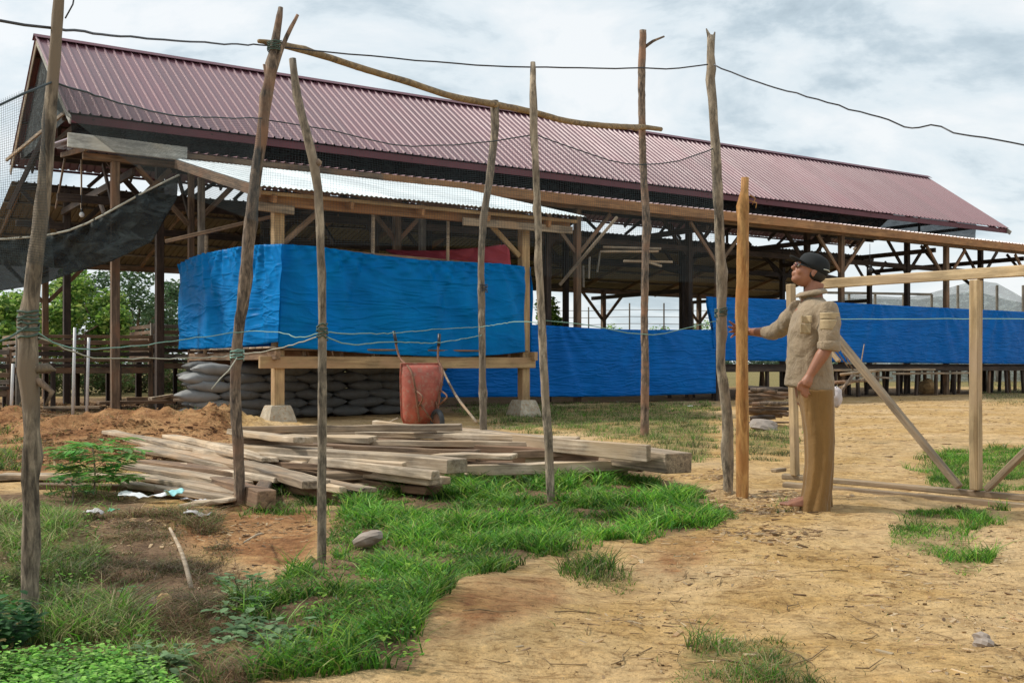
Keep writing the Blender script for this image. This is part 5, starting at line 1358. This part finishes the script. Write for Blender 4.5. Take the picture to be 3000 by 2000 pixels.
blades('far_turf', [GRASS_FAR], 260, .04, .10, GD, .004, .7, label='turf strip at the far right below the tarp', seed=10, dist_ref=14)
blades('plank_weeds', [[(560,1140),(760,1130),(760,1170),(560,1180)], [(1180,1066),(1340,1075),(1330,1105),(1180,1100)], [(120,1080),(320,1050),(330,1130),(240,1165),(100,1160)], [(-50,1000),(40,1000),(50,1080),(-50,1090)], [(1750,1150),(1800,1150),(1795,1190),(1750,1190)]], 3000, .03, .12, GR + GD, .004, .9, label='sparse weeds along the front of the planks', seed=11)
blades('sand_weeds', [[(1200,1240),(1720,1200),(1720,1260),(1400,1330),(1200,1340)], [(1700,1200),(2352,1180),(2352,1568),(1000,1568),(1300,1400)]], 110, .015, .05, GD + GB_ + GB_, .003, 1.6, label='scattered tiny dry stems on the sand', seed=12, clump=False)
# stalks on the clay bank
blades('bank_straw', [[(-100,930),(540,930),(560,1040),(120,1080),(-100,1080)]], 900, .02, .10, GB_ + GD[:2] + [(.3, .17, .08)], .004, 1.4, label='straw and roots on the red soil bank', seed=13, dist_ref=12)

def leaf_cloud(name, centers, n, size, cols, label=None, parent=None, kind=None, cat=None, group=None, seed=1, flat=.5, asp=.5):
    r = np.random.RandomState(seed); C = []; 
    wts = np.array([c[1][0] * c[1][1] * c[1][2] for c in centers]) ** .66; wts /= wts.sum()
    ids = r.choice(len(centers), n, p=wts)
    ctr = np.array([c[0] for c in centers])[ids]; rad = np.array([c[1] for c in centers])[ids]
    d = r.normal(size=(n, 3)); d /= np.linalg.norm(d, axis=1)[:, None]; q = r.rand(n) ** .45
    Pp = ctr + d * rad * q[:, None]
    a = r.normal(size=(n, 3)); a[:, 2] *= flat; a /= np.linalg.norm(a, axis=1)[:, None]
    b = np.cross(a, r.normal(size=(n, 3))); b /= np.linalg.norm(b, axis=1)[:, None]
    s = size * (.6 + .8 * r.rand(n))[:, None]
    V = np.stack([Pp - a * s, Pp + b * s * asp - a * s * .1, Pp + a * s, Pp - b * s * asp - a * s * .1], 1).reshape(-1, 3)
    i = np.arange(n)[:, None] * 4; T = np.concatenate([i + [[0, 1, 2]], i + [[0, 2, 3]]], 0)
    cols = np.array(cols); c = cols[r.randint(0, len(cols), n)] * (.65 + .7 * r.rand(n))[:, None]
    o_ = Vector(centers[0][0]); 
    me = np_mesh(name, V - np.array(o_)[None, :], T, False, np.repeat(c, 4, 0))
    o = link(name, me, 'leaf', parent, Matrix.Translation(o_)); 
    if label: tag(o, label, cat, group, kind)
    return o
def tree(x, ytop, ybase, D, spread, n, cols, label, seed, size=.09, group='trees beyond the left of the shed'):
    r = random.Random(seed); top = P(x, ytop, D); base = Vector((top.x, top.y, 0)); Hh = top.z
    t = empty('leafy_tree', base, label, 'tree', group)
    mb = MB(); mb.tube([base - Vector((0, 0, .1)), base + Vector((r.uniform(-.1, .1), 0, Hh * .35)), base + Vector((r.uniform(-.3, .3), 0, Hh * .7))], [.10, .08, .04], 9, .08, .3); mb.build('trunk', 'bark_dark', t)
    cs = []
    for k in range(11):
        a = r.uniform(0, 6.28); rr = r.uniform(.1, .85) * spread; zc = r.uniform(.30, .88) * Hh
        cs.append(((base.x + math.cos(a) * rr, base.y + math.sin(a) * rr, zc), (spread * r.uniform(.22, .42),) * 2 + (Hh * r.uniform(.10, .17),)))
        mb = MB(); mb.tube([base + Vector((0, 0, Hh * .4)), Vector(cs[-1][0])], [.04, .015], 6); mb.build('limb', 'bark_dark', t) if k < 5 else None
    leaf_cloud('crown', cs, n, size, cols, parent=t, seed=seed)
GT = [(.20, .36, .06), (.32, .48, .10), (.10, .20, .04), (.42, .52, .13), (.07, .15, .03)]
tree(30, 655, 0, 34, 1.8, 5000, GT, 'green tree at the left picture edge behind the coops', 21)
tree(150, 625, 0, 36, 2.0, 7000, GT, 'bright green bushy tree between the knotty pole and the next shed post', 22)
tree(235, 615, 0, 38, 2.0, 7000, GT, 'yellow-green tree behind the shed post left of the hut', 23)
tree(310, 610, 0, 42, 2.2, 5000, [(.09, .16, .07), (.14, .2, .1), (.06, .12, .05)], 'paler grey-green tree just left of the blue hut', 24)
tree(385, 625, 0, 46, 2.0, 4000, [(.10, .17, .08), (.14, .2, .1)], 'thin pale tree at the left edge of the blue tarp', 25)
tree(1225, 665, 0, 40, 1.3, 3500, GT, 'young tree showing between the hut and the slim pole', 26)
tree(1420, 736, 0, 62, 1.2, 1200, GT[:3], 'small distant tree above the low tarp', 27)
tree(1520, 744, 0, 75, 1.4, 1200, GT[:3], 'tiny distant bush right of the dark post above the low tarp', 28)
tree(1600, 735, 0, 80, 1.6, 1500, GT[:3], 'tiny distant bush above the right end of the low tarp', 29)
# distant tree line
r_ = np.random.RandomState(5); cs = []
for i in range(150):
    x = -260 + i * 3.6 + r_.rand() * 2; cs.append(((x, 235 + r_.rand() * 25, 1.2), (3.6, 3, 1.6 + 1.9 * r_.rand())))
leaf_cloud('distant_treeline', cs, 30000, .55, [(.10, .15, .09), (.14, .19, .12), (.08, .13, .09)], 'distant low line of trees on the horizon', cat='trees', kind='stuff', seed=31)

ug = []
for i in range(26):
    q = W(-4 + i * .75, 36.5 + 2.5 * r_.rand(), .45); ug.append((tuple(q), (.8, .8, .35 + .4 * r_.rand())))
leaf_cloud('undergrowth', ug, 22000, .07, [(.10, .17, .05), (.16, .2, .07), (.2, .17, .08)], 'low green and brown undergrowth behind the left end of the shed', cat='shrubs', kind='stuff', seed=33)
# pinnate sapling by the planks
def frond(mb_, base, tip, n, ln, V, T, C, col, r):
    d = tip - base; side = d.cross(Vector((0, 0, 1))).normalized()
    for i in range(n):
        t = .22 + .78 * i / (n - 1); p = base + d * t + Vector((0, 0, -.10 * t * t * d.length + .03))
        for s in (-1, 1):
            l = ln * (1.1 - .5 * abs(t - .5)) * r.uniform(.8, 1.15); dr = (side * s + d.normalized() * .55 + Vector((0, 0, -.45 * r.random()))).normalized()
            w_ = dr.cross(Vector((0, 0, 1))).normalized() * l * .17; b = len(V); q = p + dr * l * .5
            V += [p, q + w_ + Vector((0, 0, .006)), p + dr * l, q - w_ + Vector((0, 0, .006))]; T += [(b, b + 1, b + 2), (b, b + 2, b + 3)]; cc_ = [x * r.uniform(.7, 1.3) for x in col]; C += [cc_] * 4
def sapling(x, y, h, nf, spread, ln, col, label, seed, name='leafy_sapling'):
    r = random.Random(seed); base = G(x, y); base.z = ghf(base.x, base.y)
    t = empty(name, base, label, 'plant'); mb = MB(); mb.tube([base - Vector((0, 0, .04)), base + Vector((.01, 0, h * .5)), base + Vector((-.01, 0, h))], [.008, .006, .004], 7, .1, .05); mb.build('stem', 'bark', t)
    V = []; T = []; C = []; stalks = MB()
    for k in range(nf):
        a = k * 2.4 + r.random(); zz_ = h * (.25 + .75 * k / nf); b = base + Vector((0, 0, zz_)); rr = spread * r.uniform(.65, 1.1)
        tip = b + Vector((math.cos(a) * rr, math.sin(a) * rr * .9, h * r.uniform(-.05, .35))); frond(None, b, tip, 9, ln, V, T, C, col, r)
        stalks.tube([b, b.lerp(tip, .5) + Vector((0, 0, .02)), tip + Vector((0, 0, -.04))], [.003, .0025, .001], 5)
    stalks.build('stalks', 'bark_tan', t)
    me = np_mesh('leaves', [tuple(v - base) for v in V], T, False, np.array(C)); link('leaves', me, 'leaf', t, Matrix.Translation(base))
sapling(215, 1135, .36, 22, .36, .15, (.17, .36, .08), 'green sapling with feathery leaves in front of the fanned boards', 3)
sapling(165, 1150, .15, 7, .2, .07, (.10, .2, .06), 'small low sapling left of the feathery one', 4)
# broadleaf weeds
def weeds(name, polys, n, size, cols, label, seed, hh=.1):
    r = np.random.RandomState(seed); V = []; T = []; C = []; k = 0; tries = 0
    allp = np.array([q for p in polys for q in p], float); lo = allp.min(0); hi = allp.max(0)
    while k < n and tries < n * 40:
        tries += 1; x = lo[0] + r.rand() * (hi[0] - lo[0]); y = lo[1] + r.rand() * (hi[1] - lo[1])
        if not any(inpoly(np.array([x]), np.array([y]), p)[0] for p in polys): continue
        g = G(x, y); gz = ghf(g.x, g.y); k += 1; h = hh * (.4 + r.rand()); col = np.array(cols[r.randint(len(cols))])
        for q in range(r.randint(4, 8)):
            a = r.rand() * 6.28; l = size * (.6 + .8 * r.rand()); up = .2 + .5 * r.rand()
            b = Vector((g.x + r.normal() * .012, g.y + r.normal() * .012, gz + h * (.35 + .65 * r.rand()))); d = Vector((math.cos(a), math.sin(a), up)).normalized(); s = d.cross(Vector((0, 0, 1))).normalized()
            dn = Vector((0, 0, -.25 * l)); i = len(V)
            V += [b, b + d * l * .35 + s * l * .30, b + d * l * .75 + s * l * .24 + dn * .4, b + d * l + dn, b + d * l * .75 - s * l * .24 + dn * .4, b + d * l * .35 - s * l * .30, b + d * l * .45 - Vector((0, 0, l * .06))]
            T += [(i, i + 1, i + 6), (i + 1, i + 2, i + 6), (i + 2, i + 3, i + 6), (i + 3, i + 4, i + 6), (i + 4, i + 5, i + 6), (i + 5, i, i + 6)]
            C += [col * r.uniform(.65, 1.35)] * 7
    o = link(name, np_mesh(name, [tuple(v) for v in V], T, False, np.array(C)), 'leaf'); tag(o, label, 'weeds', None, 'stuff')
BL = [(.17, .42, .05), (.26, .54, .08), (.10, .28, .04), (.34, .58, .13), (.16, .30, .08)]
weeds('broadleaf_weeds', [[(-60,1620),(-40,1540),(60,1525),(150,1510),(260,1515),(350,1545),(430,1620)]], 1300, .020, BL, 'bright light green leafy weeds filling the lower left corner', 1, .07)
weeds('broadleaf_weeds', [[(500,1320),(600,1330),(620,1420),(520,1430)], [(500,1430),(700,1480),(640,1530),(480,1500)], [(280,1370),(330,1370),(340,1400),(280,1400)], [(320,1480),(420,1500),(430,1560),(330,1560)]], 110, .040, [(.16, .27, .12), (.22, .34, .16), (.12, .22, .09)], 'pale green broadleaf weeds at the edge of the grass band', 2, .06)
weeds('broadleaf_weeds', [GRASS_MAIN], 260, .022, GR, 'small dark leaves mixed in the grass band', 3, .10)
weeds('broadleaf_weeds', [[(-60,1180),(230,1200),(240,1290),(190,1340),(400,1480),(200,1470),(-60,1470)]], 380, .018, GD[:3] + GR[:2], 'small dull leaves in the left grass', 4, .09)
weeds('broadleaf_weeds', [[(-60,1470),(60,1440),(80,1500),(-60,1520)]], 60, .05, [(.03, .10, .03), (.05, .15, .04)], 'dark green leaves at the left picture edge', 5, .14)

# fallen twigs on the sand
mb = MB(); rt = random.Random(9)
for i in range(50):
    x = rt.uniform(1050, 2340); y = rt.uniform(1190, 1560)
    if x < 1300 and y < 1400: continue
    g = G(x, y); z0 = ghf(g.x, g.y); a = rt.uniform(0, 6.28); L_ = rt.uniform(.04, .22) * (1 if rt.random() < .8 else 1.6)
    pts = []
    for k in range(4):
        q = Vector((g.x + math.cos(a) * L_ * k / 3, g.y + math.sin(a) * L_ * k / 3, 0)); q.z = ghf(q.x, q.y) + .004 + .008 * rt.random(); a += rt.uniform(-.4, .4); pts.append(q)
    mb.tube(pts, [.0026, .0024, .0018, .001], 5)
tag(mb.build('fallen_twigs', 'bark_tan'), 'thin dry twigs scattered on the sand', 'twigs', None, 'stuff')
# scattered chips, bark and clods
def chips(name, polys, dens, s0, s1, cols, label, seed, th=.25, dist_ref=5):
    r = np.random.RandomState(seed); allp = np.array([q for p in polys for q in p], float)
    ymn = allp[:, 1].min(); ymx = allp[:, 1].max(); dmax = CAM_H * F / (ymn * K - 1070); dmin = CAM_H * F / (ymx * K - 1070)
    xs = [(x * K - 1500) / F for x in (allp[:, 0].min(), allp[:, 0].max())]; x0 = min(xs[0] * dmin, xs[0] * dmax); x1 = max(xs[1] * dmin, xs[1] * dmax)
    n = int((x1 - x0) * (dmax - dmin) * dens); X = x0 + r.rand(n) * (x1 - x0); Y = dmin + r.rand(n) * (dmax - dmin)
    px, py = topx(X, Y); m = np.zeros(n, bool)
    for p in polys: m |= inpoly(px, py, p)
    m &= r.rand(n) < np.clip(.45 + 1.6 * fbm(X * 2, Y * 2, 3), .05, 1); X = X[m]; Y = Y[m]; n = len(X); Z = gh(X, Y)
    L = s0 + (s1 - s0) * r.rand(n) ** 3; Wd = L * (.12 + .3 * r.rand(n)); Hh = np.maximum(.002, Wd * th); A = r.rand(n) * 6.28; ti = r.normal(size=n) * .12
    ca, sa = np.cos(A), np.sin(A); V = []
    for sx, sy, sz in ((-1,-1,0),(1,-.6,0),(1,.7,0),(-1,1,0),(-1,-1,1),(1,-.6,1),(1,.7,1),(-1,1,1)):
        x = sx * L / 2; y = sy * Wd / 2; V.append(np.stack([X + x * ca - y * sa, Y + x * sa + y * ca, Z - .001 + sz * Hh + x * ti], -1))
    V = np.stack(V, 1).reshape(-1, 3); b = np.arange(n)[:, None] * 8
    Q = np.concatenate([b + np.array([q]) for q in ((4,5,6,7),(0,1,5,4),(1,2,6,5),(2,3,7,6),(3,0,4,7))], 0)
    cols = np.array(cols); c = cols[r.randint(0, len(cols), n)] * (.7 + .6 * r.rand(n))[:, None]
    o = link(name, np_mesh(name, V, Q, False, np.repeat(c, 8, 0)), 'leaf'); tag(o, label, 'wood chips', None, 'stuff')
WC = [(.56, .40, .22), (.66, .50, .30), (.34, .22, .12), (.20, .12, .06), (.48, .32, .17), (.60, .44, .26), (.70, .56, .36)]
chips('wood_chips', [[(1680,1140),(1900,1120),(1900,1230),(1760,1250),(1560,1200),(1500,1110),(1650,1080)]], 3000, .010, .075, WC, 'dense wood chips around the feet of the posts', 1)
chips('wood_chips', [[(1250,1240),(2352,1180),(2352,1590),(1000,1590),(1050,1500),(1300,1330)]], 420, .006, .06, WC, 'wood chips and bark bits scattered on the sand', 2)
chips('wood_chips', [[(1850,930),(2352,900),(2352,1190),(1900,1150)]], 60, .02, .11, WC, 'sparse chips on the sand behind the gate', 3, dist_ref=10)
chips('wood_chips', [[(200,1120),(740,1150),(740,1260),(560,1420),(300,1400),(200,1250)]], 1100, .008, .06, WC + [(.25,.13,.06)], 'bark litter on the bank before the planks', 4)
chips('wood_chips', [[(-50,1150),(740,1180),(640,1320),(560,1500),(-50,1480)]], 700, .008, .06, [(.40,.28,.17),(.24,.15,.08),(.50,.38,.25),(.15,.09,.05)], 'brown leaf and bark litter among the left weeds', 8)
chips('soil_clods', [[(-100,925),(560,925),(560,1045),(200,1070),(-100,1090)]], 600, .010, .075, [(.30, .17, .08), (.44, .28, .14), (.2, .10, .05)], 'clods on the reddish soil', 5, .8)
chips('pebbles', [[(1100,1400),(2352,1200),(2352,1590),(1000,1590)]], 900, .004, .016, [(.55, .40, .22), (.33, .21, .10), (.62, .50, .33), (.22, .14, .07)], 'fine grit on the sand', 6, 1.2)

# ================================================================ FAR BACKGROUND: net house and net fence
nh = empty('net_house', P(2150, 838, 62), 'pale grey netted greenhouse far beyond the right blue tarp', 'net house')
def nhs(pts_t, D, name='net_panel'):
    mb = MB(); rows = [[P(x, y, D) for x, y in pts_t], [Vector((P(x, y, D).x, D, 0)) for x, y in pts_t]]; mb.grid(rows); mb.build(name, 'far_net', nh, smooth=False, fix=False)
nhs([(1940,675),(2000,678),(2060,682),(2100,680),(2140,672),(2200,655),(2240,644),(2290,650),(2330,672),(2360,690),(2420,700)], 62)
nhs([(1940,684),(2020,686),(2110,688),(2240,668),(2310,688),(2420,708)], 70)
for x in (1950, 2010, 2075, 2140, 2200, 2290, 2350):
    beam('pole', Vector((P(x, 680, 61.8).x, 61.8, 0)), P(x, 676 if x < 2150 else 655, 61.8), .12, .12, 'shed_grey', nh, up=Vector((1, 0, 0)))
beam('top_rail', P(1900, 672, 61.7), P(2140, 676, 61.7), .10, .14, 'shed_grey', nh)
nf = empty('far_fence', P(1500, 838, 48), 'thin far fence of poles and lines seen between the shed posts', 'fence')
for x in (1270, 1352, 1446, 1525, 1592):
    beam('post', Vector((P(x, 700, 48).x, 48, 0)), P(x, 696 if x != 1352 else 705, 48), .06, .06, 'shed_grey', nf, up=Vector((1, 0, 0)))
for y in (712, 728, 744):
    mb = MB(); mb.tube([P(1230, y, 48), P(1350, y + 2, 48), P(1450, y - 1, 48), P(1640, y + 2, 48)], .014, 5, 0, 1.0); mb.build('line', 'shed_grey', nf)
for a, b in (((1398, 592), (1640, 650)), ):
    pass
